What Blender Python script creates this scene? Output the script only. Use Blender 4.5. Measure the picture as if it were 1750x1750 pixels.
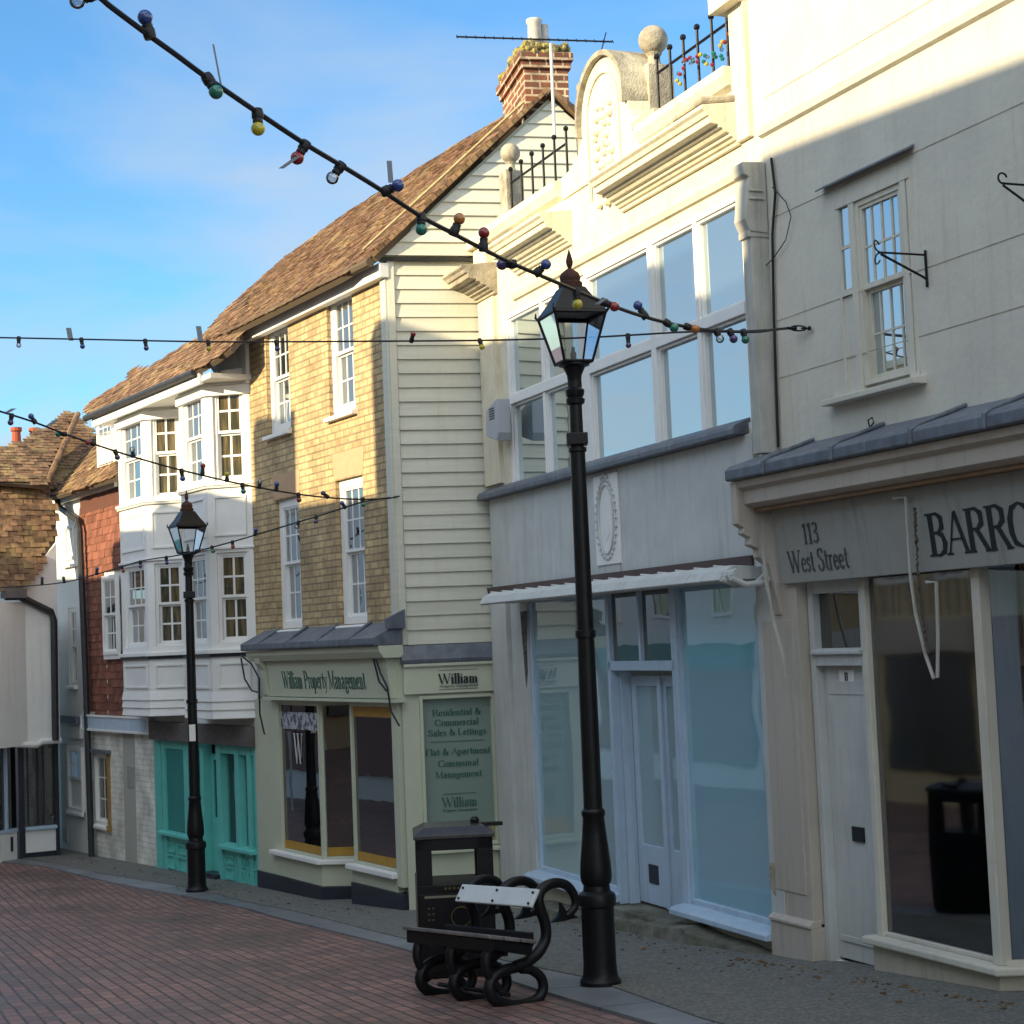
import bpy, math, random
from math import sin, cos, radians, pi, atan2, sqrt
from mathutils import Vector, Matrix
random.seed(7)
SC = bpy.context.scene
COL = SC.collection
for o in list(bpy.data.objects): bpy.data.objects.remove(o)

# ------------------------------------------------------------------ camera, sky, sun, exposure
FOC = 3000.0 / 1750.0
PITCH, ROLL = radians(4.22), radians(-2.33)
EYE = Vector((0, 0, 1.5))
FW = Vector((0, cos(PITCH), sin(PITCH)))
_r = Vector((1, 0, 0)); _u = _r.cross(FW)
RT = cos(ROLL) * _r + sin(ROLL) * _u
UP = -sin(ROLL) * _r + cos(ROLL) * _u
cd = bpy.data.cameras.new('camera'); cam = bpy.data.objects.new('camera', cd); COL.objects.link(cam)
cd.sensor_width = 36; cd.lens = 36 * FOC; cd.clip_start = 0.1; cd.clip_end = 3000
m = Matrix((RT, UP, -FW)).transposed().to_4x4(); m.translation = EYE
cam.matrix_world = m
SC.camera = cam
SUN_AZ = atan2(-0.80, -0.60); SUN_EL = radians(18)
W_ = bpy.data.worlds.new('World'); SC.world = W_; W_.use_nodes = True
nt = W_.node_tree; bg = nt.nodes['Background']
sky = nt.nodes.new('ShaderNodeTexSky'); sky.sky_type = 'NISHITA'; sky.sun_disc = False
sky.sun_elevation = SUN_EL; sky.sun_rotation = SUN_AZ % (2 * pi)
sky.air_density = 1.0; sky.dust_density = 0.2; sky.ozone_density = 2.0
tc = nt.nodes.new('ShaderNodeTexCoord')
mp = nt.nodes.new('ShaderNodeMapping'); mp.inputs['Scale'].default_value = (1, 1, 2.6); mp.inputs['Location'].default_value = (0.9, 0.4, 0.0)
nz = nt.nodes.new('ShaderNodeTexNoise'); nz.inputs['Scale'].default_value = 4.2; nz.inputs['Detail'].default_value = 5; nz.inputs['Roughness'].default_value = 0.5; nz.inputs['Distortion'].default_value = 0.4
rp = nt.nodes.new('ShaderNodeValToRGB'); rp.color_ramp.elements[0].position = 0.38; rp.color_ramp.elements[1].position = 0.62
sx = nt.nodes.new('ShaderNodeSeparateXYZ')
mr = nt.nodes.new('ShaderNodeMapRange'); mr.inputs['From Min'].default_value = 0.48; mr.inputs['From Max'].default_value = 0.04; mr.inputs['To Min'].default_value = 0.12; mr.inputs['To Max'].default_value = 1.0
ml = nt.nodes.new('ShaderNodeMath'); ml.operation = 'MULTIPLY'
mx = nt.nodes.new('ShaderNodeMixRGB'); mx.inputs['Color2'].default_value = (2.35, 2.6, 2.8, 1)
L = nt.links.new
L(tc.outputs['Generated'], mp.inputs['Vector']); L(mp.outputs['Vector'], nz.inputs['Vector']); L(nz.outputs['Fac'], rp.inputs['Fac'])
L(tc.outputs['Generated'], sx.inputs['Vector']); L(sx.outputs['Z'], mr.inputs['Value'])
L(rp.outputs['Color'], ml.inputs[0]); L(mr.outputs['Result'], ml.inputs[1]); L(ml.outputs[0], mx.inputs['Fac'])
tn = nt.nodes.new('ShaderNodeMixRGB'); tn.blend_type = 'MULTIPLY'; tn.inputs['Fac'].default_value = 1; tn.inputs['Color2'].default_value = (.47, .78, .97, 1)
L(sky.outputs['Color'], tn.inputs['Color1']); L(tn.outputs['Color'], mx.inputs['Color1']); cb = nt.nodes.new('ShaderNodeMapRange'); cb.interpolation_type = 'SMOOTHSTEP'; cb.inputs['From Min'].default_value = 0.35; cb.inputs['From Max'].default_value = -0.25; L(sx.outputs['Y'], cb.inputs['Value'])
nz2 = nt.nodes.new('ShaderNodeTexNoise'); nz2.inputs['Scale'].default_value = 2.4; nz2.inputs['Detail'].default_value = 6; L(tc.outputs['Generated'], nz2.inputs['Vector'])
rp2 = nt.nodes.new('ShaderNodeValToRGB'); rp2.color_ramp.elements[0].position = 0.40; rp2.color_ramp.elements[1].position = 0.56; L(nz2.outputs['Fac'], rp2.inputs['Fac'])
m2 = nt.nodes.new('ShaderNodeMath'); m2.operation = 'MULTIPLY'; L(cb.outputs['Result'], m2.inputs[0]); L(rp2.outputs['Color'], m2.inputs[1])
mx2 = nt.nodes.new('ShaderNodeMixRGB'); mx2.inputs['Color2'].default_value = (6.2, 6.6, 7.0, 1); L(m2.outputs[0], mx2.inputs['Fac']); L(mx.outputs['Color'], mx2.inputs['Color1']); L(mx2.outputs['Color'], bg.inputs['Color'])  # bright cloud bank behind the camera, added to lift the shaded fronts
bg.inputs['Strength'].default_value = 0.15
sd = bpy.data.lights.new('sun', 'SUN'); sd.energy = 5.0; sd.angle = radians(0.55); sd.color = (1.0, 0.81, 0.50)
so = bpy.data.objects.new('sun', sd); COL.objects.link(so)
SDIR = Vector((-0.80 * cos(SUN_EL), -0.60 * cos(SUN_EL), sin(SUN_EL)))
so.rotation_euler = SDIR.to_track_quat('Z', 'Y').to_euler(); so.location = (-10, -10, 15)
vs = SC.view_settings; vs.view_transform = 'Standard'; vs.look = 'None'; vs.gamma = 1; vs.exposure = 0.85
SC.render.resolution_x = 1024; SC.render.resolution_y = 1024
SC.render.engine = 'CYCLES'; SC.cycles.max_bounces = 6

# ------------------------------------------------------------------ geometry helpers
def ray(px, py): return FW + RT * ((px - 875) / 3000.0) - UP * ((py - 875) / 3000.0)
def hor(px): return 875 + (FW.z + RT.z * (px - 875) / 3000.0) * 3000.0 / UP.z
def zg(y): return -.066 * max(-25, min(y, 20)) - .03 * max(0, min(y, 70) - 20)
def ground(px, py):
    v = ray(px, py); y = 10.0
    for i in range(60):
        t = (zg(y) - EYE.z) / v.z; y = .5 * y + .5 * (t * v.y)
    return EYE + v * t
def at_depth(px, py, d): v = ray(px, py); return EYE + v * (d / v.y)
def on_plane(px, py, o, n):
    v = ray(px, py); return EYE + v * (n.dot(o - EYE) / n.dot(v))

class Fr:                       # a vertical plane seen from the street: x to the right, y into the house, z up
    def __init__(s, x, y, deg, root=None, rf=None, zb=0):
        a = radians(deg); s.deg = deg; s.o = Vector((x, y)); s.ux = Vector((sin(a), -cos(a))); s.iy = Vector((cos(a), sin(a)))
        s.root = root; s.rf = rf or s; s.zb = zb if rf is None else rf.zb
    def at(s, px, py, d=0):
        n = Vector((s.iy.x, s.iy.y, 0)); o = Vector((s.o.x, s.o.y, 0)) + n * d
        P = on_plane(px, py, o, n); return (P.xy - s.o).dot(s.ux), P.z
    def x(s, px, py=None, d=0): return s.at(px, hor(px) if py is None else py, d)[0]
    def z(s, px, py, d=0): return s.at(px, py, d)[1]
    def w(s, x, y, z): p = s.o + s.ux * x + s.iy * y; return Vector((p.x, p.y, z))
    def loc(s, P): q = P.xy - s.o; return Vector((q.dot(s.ux), q.dot(s.iy), P.z))
    def sub(s, x0, y0, x1, y1):
        A = s.w(x0, y0, 0); B = s.w(x1, y1, 0); d = B - A
        f = Fr(A.x, A.y, math.degrees(atan2(d.x, -d.y)), s.root, s.rf); f.len = d.length; return f
    def g(s, x, y=0): return zg(s.w(x, y, 0).y)

def setp(o, label=None, cat=None, group=None, kind=None):
    for k, v in (('label', label), ('category', cat), ('group', group), ('kind', kind)):
        if v: o[k] = v
    return o
def house(name, x, y, deg, label, cat='building'):
    e = bpy.data.objects.new(name, None); COL.objects.link(e); zb = zg(y)
    f = Fr(x, y, deg, e, None, zb); e.location = (x, y, zb); e.rotation_euler = (0, 0, atan2(f.ux.y, f.ux.x)); e.empty_display_size = .3
    setp(e, label, cat); return f

class WF:                       # world frame for things without a facade
    def __init__(s, loc, rz=0, root=None):
        s.L = Vector(loc); s.rz = rz; s.root = root; s.rf = s; s.M = Matrix.Translation(s.L) @ Matrix.Rotation(rz, 4, 'Z')
def empty(name, loc, rz=0, label=None, cat=None, group=None):
    e = bpy.data.objects.new(name, None); COL.objects.link(e); e.location = loc; e.rotation_euler = (0, 0, rz); e.empty_display_size = .2
    return setp(e, label, cat, group)

class MB:
    def __init__(s, F=None): s.F = F; s.v = []; s.f = []; s.t = []
    def add(s, vs, fs, tone=None):
        b = len(s.v); s.v += [Vector(p) for p in vs]; s.f += [tuple(b + i for i in f) for f in fs]
        s.t += [tone if tone is not None else .5] * len(fs); return s
    def box(s, x0, x1, y0, y1, z0, z1, tone=None):
        if x0 > x1: x0, x1 = x1, x0
        if y0 > y1: y0, y1 = y1, y0
        if z0 > z1: z0, z1 = z1, z0
        return s.add([(x0, y0, z0), (x1, y0, z0), (x1, y1, z0), (x0, y1, z0), (x0, y0, z1), (x1, y0, z1), (x1, y1, z1), (x0, y1, z1)],
                     [(0, 3, 2, 1), (4, 5, 6, 7), (0, 1, 5, 4), (1, 2, 6, 5), (2, 3, 7, 6), (3, 0, 4, 7)], tone)
    def hexa(s, p, tone=None):   # 8 points: bottom 4, top 4
        return s.add(p, [(0, 3, 2, 1), (4, 5, 6, 7), (0, 1, 5, 4), (1, 2, 6, 5), (2, 3, 7, 6), (3, 0, 4, 7)], tone)
    def quad(s, *p): return s.add(p, [tuple(range(len(p)))])
    def prism(s, pts, off):      # polygon (3D points) pushed by offset vector
        n = len(pts); off = Vector(off); a = [Vector(p) for p in pts]; b = [p + off for p in a]
        return s.add(a + b, [tuple(range(n))[::-1], tuple(range(n, 2 * n))] + [(i, (i + 1) % n, n + (i + 1) % n, n + i) for i in range(n)])
    def extr_x(s, prof, x0, x1): # profile of (y,z) run along x
        return s.prism([(x0, y, z) for y, z in prof], (x1 - x0, 0, 0))
    def extr_z(s, prof, z0, z1): return s.prism([(x, y, z0) for x, y in prof], (0, 0, z1 - z0))
    def tube(s, pts, r, n=8, closed=False):
        pts = [Vector(p) for p in pts]; R = r if isinstance(r, (list, tuple)) else [r] * len(pts); b = len(s.v); k = len(pts)
        up = None
        for i, p in enumerate(pts):
            if closed: t = pts[(i + 1) % k] - pts[i - 1]
            else: t = pts[min(i + 1, k - 1)] - pts[max(i - 1, 0)]
            t.normalize()
            if up is None:
                up = Vector((0, 0, 1)) if abs(t.z) < .9 else Vector((1, 0, 0))
            a = t.cross(up)
            if a.length < 1e-5: a = t.orthogonal()
            a.normalize(); bb = a.cross(t).normalized(); up = bb
            for j in range(n):
                th = 2 * pi * j / n; s.v.append(p + (a * cos(th) + bb * sin(th)) * R[i])
        rng = k if closed else k - 1
        for i in range(rng):
            for j in range(n):
                i2 = (i + 1) % k
                s.f.append((b + i * n + j, b + i * n + (j + 1) % n, b + i2 * n + (j + 1) % n, b + i2 * n + j)); s.t.append(.5)
        if not closed:
            s.f.append(tuple(b + j for j in range(n))[::-1]); s.f.append(tuple(b + (k - 1) * n + j for j in range(n))); s.t += [.5, .5]
        return s
    def lathe(s, prof, c, n=20, sx=1, sy=1, rot=0):
        b = len(s.v); k = len(prof)
        for r, z in prof:
            for j in range(n):
                th = 2 * pi * j / n + rot; s.v.append(Vector((c[0] + r * cos(th) * sx, c[1] + r * sin(th) * sy, c[2] + z)))
        for i in range(k - 1):
            for j in range(n):
                s.f.append((b + i * n + j, b + i * n + (j + 1) % n, b + (i + 1) * n + (j + 1) % n, b + (i + 1) * n + j)); s.t.append(.5)
        s.f.append(tuple(b + j for j in range(n))[::-1]); s.f.append(tuple(b + (k - 1) * n + j for j in range(n))); s.t += [.5, .5]
        return s
    def ball(s, c, r, n=16):
        return s.lathe([(max(1e-4, r * sin(pi * i / 10)), -r * cos(pi * i / 10)) for i in range(11)], c, n)
    def build(s, name, mat, parent=None, smooth=False, bevel=0, world=False):
        F = s.F; out = []
        if F is None: out = s.v
        elif isinstance(F, WF):
            out = s.v
        else:
            R = F.rf
            for p in s.v:
                wv = F.w(p.x, p.y, p.z); q = wv.xy - R.o; out.append(Vector((q.dot(R.ux), q.dot(R.iy), p.z - R.zb)))
        me = bpy.data.meshes.new(name); me.from_pydata([tuple(v) for v in out], [], s.f); me.materials.append(mat)
        ca = me.attributes.new('tone', 'FLOAT', 'FACE'); ca.data.foreach_set('value', s.t)
        me.update()
        if smooth:
            for p in me.polygons: p.use_smooth = True
        ob = bpy.data.objects.new(name, me); COL.objects.link(ob)
        if parent is not None: ob.parent = parent
        elif F is not None and getattr(F, 'root', None) is not None: ob.parent = F.root
        if bevel:
            bm = ob.modifiers.new('bevel', 'BEVEL'); bm.width = bevel; bm.segments = 2; bm.limit_method = 'ANGLE'; bm.angle_limit = radians(50)
        if smooth:
            try:
                es = ob.modifiers.new('es', 'EDGE_SPLIT'); es.split_angle = radians(38)
            except Exception: pass
        return ob

# ------------------------------------------------------------------ materials
def nodes(name):
    M = bpy.data.materials.new(name); M.use_nodes = True; t = M.node_tree; return M, t, t.nodes['Principled BSDF']
def rgb(c): return (c[0], c[1], c[2], 1)
def mat(name, c, rough=.75, c2=None, ns=3.0, nd=6, lo=.35, hi=.7, stretch=(1, 1, 1), bump=0, bs=60, spec=.35, metal=0, tone=0, c3=None, stain=None):
    M, t, p = nodes(name); N = t.nodes.new; K = t.links.new
    p.inputs['Roughness'].default_value = rough; p.inputs['Specular IOR Level'].default_value = spec; p.inputs['Metallic'].default_value = metal
    p.inputs['Base Color'].default_value = rgb(c)
    co = N('ShaderNodeTexCoord'); cur = None
    if c2:
        mpn = N('ShaderNodeMapping'); mpn.inputs['Scale'].default_value = stretch; K(co.outputs['Object'], mpn.inputs['Vector'])
        z = N('ShaderNodeTexNoise'); z.inputs['Scale'].default_value = ns; z.inputs['Detail'].default_value = nd; z.inputs['Roughness'].default_value = .62; K(mpn.outputs['Vector'], z.inputs['Vector'])
        r = N('ShaderNodeValToRGB'); r.color_ramp.elements[0].position = lo; r.color_ramp.elements[1].position = hi
        r.color_ramp.elements[0].color = rgb(c); r.color_ramp.elements[1].color = rgb(c2); K(z.outputs['Fac'], r.inputs['Fac']); cur = r.outputs['Color']
    if c3:
        z = N('ShaderNodeTexNoise'); z.inputs['Scale'].default_value = ns * .31 + .3; z.inputs['Detail'].default_value = 4; K(co.outputs['Object'], z.inputs['Vector'])
        r = N('ShaderNodeValToRGB'); r.color_ramp.elements[0].position = .5; r.color_ramp.elements[1].position = .68; K(z.outputs['Fac'], r.inputs['Fac'])
        mxn = N('ShaderNodeMixRGB'); K(r.outputs['Color'], mxn.inputs['Fac']); K(cur, mxn.inputs['Color1']); mxn.inputs['Color2'].default_value = rgb(c3); cur = mxn.outputs['Color']
    if stain:                     # streaks and scuffs with shapes of their own
        mpn = N('ShaderNodeMapping'); mpn.inputs['Scale'].default_value = (9, 9, .7); K(co.outputs['Object'], mpn.inputs['Vector'])
        z = N('ShaderNodeTexNoise'); z.inputs['Scale'].default_value = 1.3; z.inputs['Detail'].default_value = 5; z.inputs['Roughness'].default_value = .7; K(mpn.outputs['Vector'], z.inputs['Vector'])
        r = N('ShaderNodeValToRGB'); r.color_ramp.elements[0].position = .52; r.color_ramp.elements[1].position = .85; K(z.outputs['Fac'], r.inputs['Fac'])
        mxn = N('ShaderNodeMixRGB'); K(r.outputs['Color'], mxn.inputs['Fac'])
        if cur: K(cur, mxn.inputs['Color1'])
        else: mxn.inputs['Color1'].default_value = rgb(c)
        mxn.inputs['Color2'].default_value = rgb(stain); cur = mxn.outputs['Color']
    if tone:
        at = N('ShaderNodeAttribute'); at.attribute_name = 'tone'
        hs = N('ShaderNodeMapRange'); hs.inputs['To Min'].default_value = 1 - tone; hs.inputs['To Max'].default_value = 1 + tone; K(at.outputs['Fac'], hs.inputs['Value'])
        mm = N('ShaderNodeMixRGB'); mm.blend_type = 'MULTIPLY'; mm.inputs['Fac'].default_value = 1
        if cur: K(cur, mm.inputs['Color1'])
        else: mm.inputs['Color1'].default_value = rgb(c)
        K(hs.outputs['Result'], mm.inputs['Color2']); cur = mm.outputs['Color']
    if cur: K(cur, p.inputs['Base Color'])
    if bump:
        z = N('ShaderNodeTexNoise'); z.inputs['Scale'].default_value = bs; z.inputs['Detail'].default_value = 5; K(co.outputs['Object'], z.inputs['Vector'])
        b = N('ShaderNodeBump'); b.inputs['Strength'].default_value = bump; b.inputs['Distance'].default_value = .01; K(z.outputs['Fac'], b.inputs['Height']); K(b.outputs['Normal'], p.inputs['Normal'])
    return M
def brickmat(name, c1, c2, mortar, bw=.225, bh=.075, ms=.012, bias=0, flat=False, rot=0, rough=.85, bump=.6, spot=None, ang=None):
    M, t, p = nodes(name); N = t.nodes.new; K = t.links.new
    p.inputs['Roughness'].default_value = rough
    co = N('ShaderNodeTexCoord')
    if flat:
        mpn = N('ShaderNodeMapping'); mpn.inputs['Rotation'].default_value = (0, 0, rot); K(co.outputs['Object'], mpn.inputs['Vector']); vec = mpn.outputs['Vector']
        nzd = N('ShaderNodeTexNoise'); nzd.inputs['Scale'].default_value = 1.3; nzd.inputs['Detail'].default_value = 2; K(vec, nzd.inputs['Vector'])
        vm = N('ShaderNodeVectorMath'); vm.operation = 'MULTIPLY_ADD'; K(nzd.outputs['Color'], vm.inputs[0]); vm.inputs[1].default_value = (.035, .035, 0); K(vec, vm.inputs[2]); vec = vm.outputs['Vector']
    else:
        s = N('ShaderNodeSeparateXYZ'); K(co.outputs['Object'], s.inputs['Vector'])
        a = N('ShaderNodeMath'); a.operation = 'ADD'; K(s.outputs['X'], a.inputs[0]); K(s.outputs['Y'], a.inputs[1])
        c = N('ShaderNodeCombineXYZ'); K(a.outputs[0], c.inputs['X']); K(s.outputs['Z'], c.inputs['Y']); vec = c.outputs['Vector']
    b = N('ShaderNodeTexBrick'); K(vec, b.inputs['Vector']); b.inputs['Scale'].default_value = 1
    b.inputs['Brick Width'].default_value = bw; b.inputs['Row Height'].default_value = bh; b.inputs['Mortar Size'].default_value = ms; b.inputs['Mortar Smooth'].default_value = .2
    b.inputs['Color1'].default_value = rgb(c1); b.inputs['Color2'].default_value = rgb(c2); b.inputs['Mortar'].default_value = rgb(mortar); b.inputs['Bias'].default_value = bias
    z = N('ShaderNodeTexNoise'); z.inputs['Scale'].default_value = 2.2 if not flat else .8; z.inputs['Detail'].default_value = 6; z.inputs['Roughness'].default_value = .65; K(vec, z.inputs['Vector'])
    r = N('ShaderNodeMapRange'); r.inputs['From Min'].default_value = .3; r.inputs['From Max'].default_value = .7; r.inputs['To Min'].default_value = .58; r.inputs['To Max'].default_value = 1.35; K(z.outputs['Fac'], r.inputs['Value'])
    mm = N('ShaderNodeMixRGB'); mm.blend_type = 'MULTIPLY'; mm.inputs['Fac'].default_value = 1; K(b.outputs['Color'], mm.inputs['Color1']); K(r.outputs['Result'], mm.inputs['Color2']); cur = mm.outputs['Color']
    if spot:
        z2 = N('ShaderNodeTexNoise'); z2.inputs['Scale'].default_value = 5.5; z2.inputs['Detail'].default_value = 8; z2.inputs['Roughness'].default_value = .7; K(vec, z2.inputs['Vector'])
        r2 = N('ShaderNodeValToRGB'); r2.color_ramp.elements[0].position = .5; r2.color_ramp.elements[1].position = .68; K(z2.outputs['Fac'], r2.inputs['Fac'])
        m2 = N('ShaderNodeMixRGB'); K(r2.outputs['Color'], m2.inputs['Fac']); K(cur, m2.inputs['Color1']); m2.inputs['Color2'].default_value = rgb(spot); cur = m2.outputs['Color']
    K(cur, p.inputs['Base Color'])
    if flat:
        zr = N('ShaderNodeMapRange'); zr.inputs['From Min'].default_value = .35; zr.inputs['From Max'].default_value = .7; zr.inputs['To Min'].default_value = .38; zr.inputs['To Max'].default_value = .75; K(z.outputs['Fac'], zr.inputs['Value']); K(zr.outputs['Result'], p.inputs['Roughness'])
    iv = N('ShaderNodeMath'); iv.operation = 'SUBTRACT'; iv.inputs[0].default_value = 1; K(b.outputs['Fac'], iv.inputs[1])
    zz = N('ShaderNodeTexNoise'); zz.inputs['Scale'].default_value = 45; zz.inputs['Detail'].default_value = 4; K(vec, zz.inputs['Vector'])
    ad = N('ShaderNodeMath'); ad.operation = 'MULTIPLY_ADD'; K(zz.outputs['Fac'], ad.inputs[0]); ad.inputs[1].default_value = .5; K(iv.outputs[0], ad.inputs[2])
    bu = N('ShaderNodeBump'); bu.inputs['Strength'].default_value = bump; bu.inputs['Distance'].default_value = .008; K(ad.outputs[0], bu.inputs['Height']); K(bu.outputs['Normal'], p.inputs['Normal'])
    return M
def glass(name, fac, base=(.02, .022, .025), tint=(1, 1, 1), see=0.0, rough=.012, wav=.25, curtain=None):
    M = bpy.data.materials.new(name); M.use_nodes = True; t = M.node_tree; t.nodes.clear(); N = t.nodes.new; K = t.links.new
    out = N('ShaderNodeOutputMaterial'); g = N('ShaderNodeBsdfGlossy'); g.inputs['Roughness'].default_value = rough; g.inputs['Color'].default_value = rgb(tint)
    if see: b = N('ShaderNodeBsdfTransparent'); b.inputs['Color'].default_value = (see, see, see, 1)
    else:
        b = N('ShaderNodeBsdfDiffuse'); b.inputs['Color'].default_value = rgb(base)
        if curtain:
            co = N('ShaderNodeTexCoord'); mp_ = N('ShaderNodeMapping'); mp_.inputs['Scale'].default_value = (1, 1, .12); K(co.outputs['Object'], mp_.inputs['Vector'])
            z = N('ShaderNodeTexNoise'); z.inputs['Scale'].default_value = 16; z.inputs['Detail'].default_value = 3; K(mp_.outputs['Vector'], z.inputs['Vector'])
            r = N('ShaderNodeValToRGB'); r.color_ramp.elements[0].position = .42; r.color_ramp.elements[1].position = .62; r.color_ramp.elements[0].color = rgb(base); r.color_ramp.elements[1].color = rgb(curtain)
            K(z.outputs['Fac'], r.inputs['Fac']); K(r.outputs['Color'], b.inputs['Color'])
    lw = N('ShaderNodeFresnel'); lw.inputs['IOR'].default_value = 1.5
    ad = N('ShaderNodeMath'); ad.operation = 'ADD'; ad.use_clamp = True; K(lw.outputs['Fac'], ad.inputs[0]); ad.inputs[1].default_value = fac
    mxs = N('ShaderNodeMixShader'); K(ad.outputs[0], mxs.inputs['Fac']); K(b.outputs[0], mxs.inputs[1]); K(g.outputs[0], mxs.inputs[2]); K(mxs.outputs[0], out.inputs['Surface'])
    if wav:
        co = N('ShaderNodeTexCoord'); z = N('ShaderNodeTexNoise'); z.inputs['Scale'].default_value = 2.0; z.inputs['Detail'].default_value = 1; K(co.outputs['Object'], z.inputs['Vector'])
        bu = N('ShaderNodeBump'); bu.inputs['Strength'].default_value = wav; bu.inputs['Distance'].default_value = .01; K(z.outputs['Fac'], bu.inputs['Height']); K(bu.outputs['Normal'], g.inputs['Normal'])
    return M

CREAM = mat('cream_render', (.62, .60, .51), .85, (.56, .54, .46), 2.2, stain=(.47, .43, .34), bump=.5, bs=16, c3=(.53, .515, .45))
WCREAM = mat('cream_stucco', (.74, .685, .53), .85, (.63, .575, .43), 5, stain=(.42, .37, .27), bump=.5, bs=22, c3=(.64, .60, .48))
STONE = mat('weathered_stone', (.44, .395, .30), .9, (.20, .18, .14), 9, stain=(.25, .23, .18), bump=.8, bs=50, c3=(.58, .52, .38))
LICHEN = mat('lichen_stone', (.33, .27, .10), .95, (.10, .09, .055), 18, lo=.42, hi=.56, bump=1, bs=60, c3=(.42, .34, .06))
GREY = mat('grey_white_paint', (.56, .58, .56), .7, (.47, .49, .47), 2.5, stain=(.36, .36, .36), bump=.12, bs=30)
WHITE = mat('white_gloss_paint', (.80, .80, .77), .45, (.74, .74, .71), 4, bump=.06, bs=20)
WHITEW = mat('white_wall_paint', (.76, .76, .72), .8, (.70, .70, .66), 3, stain=(.62, .61, .56), bump=.2, bs=30)
BLUEW = mat('pale_blue_paint', (.46, .58, .70), .4, (.40, .52, .65), 4, stain=(.30, .38, .48), bump=.1)
BOARD = mat('weatherboard_paint', (.60, .595, .50), .6, (.53, .525, .44), 3, stretch=(.4, .4, 6), stain=(.50, .48, .38), bump=.25, bs=25, tone=.05)
SAGE = mat('sage_cream_paint', (.52, .55, .42), .55, (.48, .51, .39), 3, bump=.08)
SAGEG = mat('green_grey_board', (.20, .27, .235), .5, (.18, .245, .21), 3)
MAUVE = mat('mushroom_paint', (.50, .45, .385), .6, (.45, .41, .35), 2.5, stain=(.30, .265, .22), bump=.15)
STALL = mat('putty_render', (.48, .44, .35), .75, (.43, .395, .31), 3, stain=(.30, .28, .23), bump=.3)
SIGNG = mat('grey_fascia_paint', (.34, .345, .315), .5, (.30, .305, .28), 3, stain=(.19, .19, .175))
LEAD = mat('lead_sheet', (.13, .15, .18), .5, (.075, .088, .11), 7, stain=(.20, .23, .27), bump=.5, bs=14, spec=.5)
DARK = mat('near_black_plinth', (.02, .023, .035), .4, (.03, .034, .045), 5)
IRON = mat('black_cast_iron', (.004, .004, .005), .42, (.007, .007, .008), 12, spec=.3, bump=.15, bs=70)
RUSTI = mat('rusty_iron', (.03, .012, .01), .7, (.07, .02, .012), 14)
CABLE = mat('black_rubber', (.012, .012, .014), .5)
PIPE = mat('black_pipe_paint', (.025, .028, .03), .45, (.04, .042, .045), 8)
GREYP = mat('grey_pipe_paint', (.46, .455, .41), .7, (.38, .375, .33), 6, stain=(.22, .21, .18), bump=.3)
BROWN = mat('purple_brown_paint', (.085, .055, .055), .5, (.11, .07, .068), 6)
FASCB = mat('worn_brown_fascia', (.13, .115, .11), .6, (.085, .075, .07), 6, stretch=(1, 1, 3))
SOFF = mat('brown_soffit', (.22, .13, .07), .7, (.30, .20, .12), 5, stretch=(1, 6, 1))
TURQ = mat('turquoise_paint', (.14, .56, .50), .42, (.12, .50, .45), 4, bump=.05)
TURQD = mat('deep_turquoise_panel', (.035, .25, .235), .45, (.03, .21, .20), 4)
OCHRE = mat('ochre_band', (.44, .26, .045), .6, (.36, .20, .03), 9)
INK = mat('dark_green_ink', (.025, .05, .045), .6)
INKG = mat('faded_green_ink', (.045, .12, .09), .6)
INKF = mat('faded_grey_ink', (.075, .08, .08), .6)
INKB = mat('black_ink', (.015, .02, .025), .6)
KBRICK = brickmat('yellow_stock_brick', (.52, .40, .21), (.42, .30, .155), (.24, .18, .105), .225, .078, .010, spot=(.30, .20, .11))
CBRICK = brickmat('chimney_brick', (.25, .085, .04), (.14, .055, .03), (.50, .40, .27), .225, .078, .013, spot=(.09, .05, .035))
PBRICK = brickmat('white_painted_brick', (.74, .74, .67), (.71, .71, .64), (.62, .62, .56), .225, .078, .01, bump=.8)
OBRICK = brickmat('red_house_brick', (.26, .11, .07), (.20, .085, .05), (.36, .31, .25))
GRIT = mat('garden_tile_gutter', (.10, .075, .05), .8)
TILE = mat('clay_tile', (.235, .135, .08), .9, (.13, .08, .05), 7, lo=.38, hi=.62, tone=.38, c3=(.27, .19, .10), bump=.5, bs=60)
TILEO = mat('old_mossy_tile', (.26, .15, .08), .95, (.12, .075, .045), 10, lo=.38, hi=.62, tone=.42, c3=(.27, .19, .085), bump=.6, bs=60)
HUNG = mat('hung_red_tile', (.22, .085, .055), .85, (.16, .062, .042), 9, tone=.3, bump=.3)
GLASS_SKY = glass('sky_mirror_glass', .52, (.05, .08, .11), (.86, .96, 1.0), wav=.12)
GLASS_UP = glass('sash_glass', .30, (.03, .035, .04), (.92, .97, 1.0), wav=.5)
GLASS_CUR = glass('curtained_glass', .0, (.045, .045, .03), curtain=(.16, .12, .06), wav=.3)
GLASS_SHOP = glass('shop_glass', .06, see=.8, wav=.15)
GLASS_DARK = glass('dark_shop_glass', .12, (.006, .006, .007), wav=.15)
GLASS_BLUE = glass('whitewashed_shop_glass', .16, (.25, .48, .58), wav=.15)
GLASS_PALE = glass('blank_shop_glass', .14, (.27, .41, .44), wav=.15)
GLASS_LAMP = glass('lantern_glass', -.10, see=.93, wav=0)
ROOM = mat('room_wall', (.36, .28, .21), .9, (.28, .21, .16), 2)
REFLC = mat('reflected_cream_wall', (.66, .55, .32), .9, (.58, .48, .28), 2)  # cream of the wall mirrored in the shop pane, put on boards
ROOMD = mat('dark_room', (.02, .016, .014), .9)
ROAD = brickmat('red_clay_pavers', (.30, .165, .13), (.16, .10, .09), (.06, .045, .04), .20, .10, .0095, flat=True, rot=radians(68.3), bump=.8, spot=(.14, .10, .09))
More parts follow.
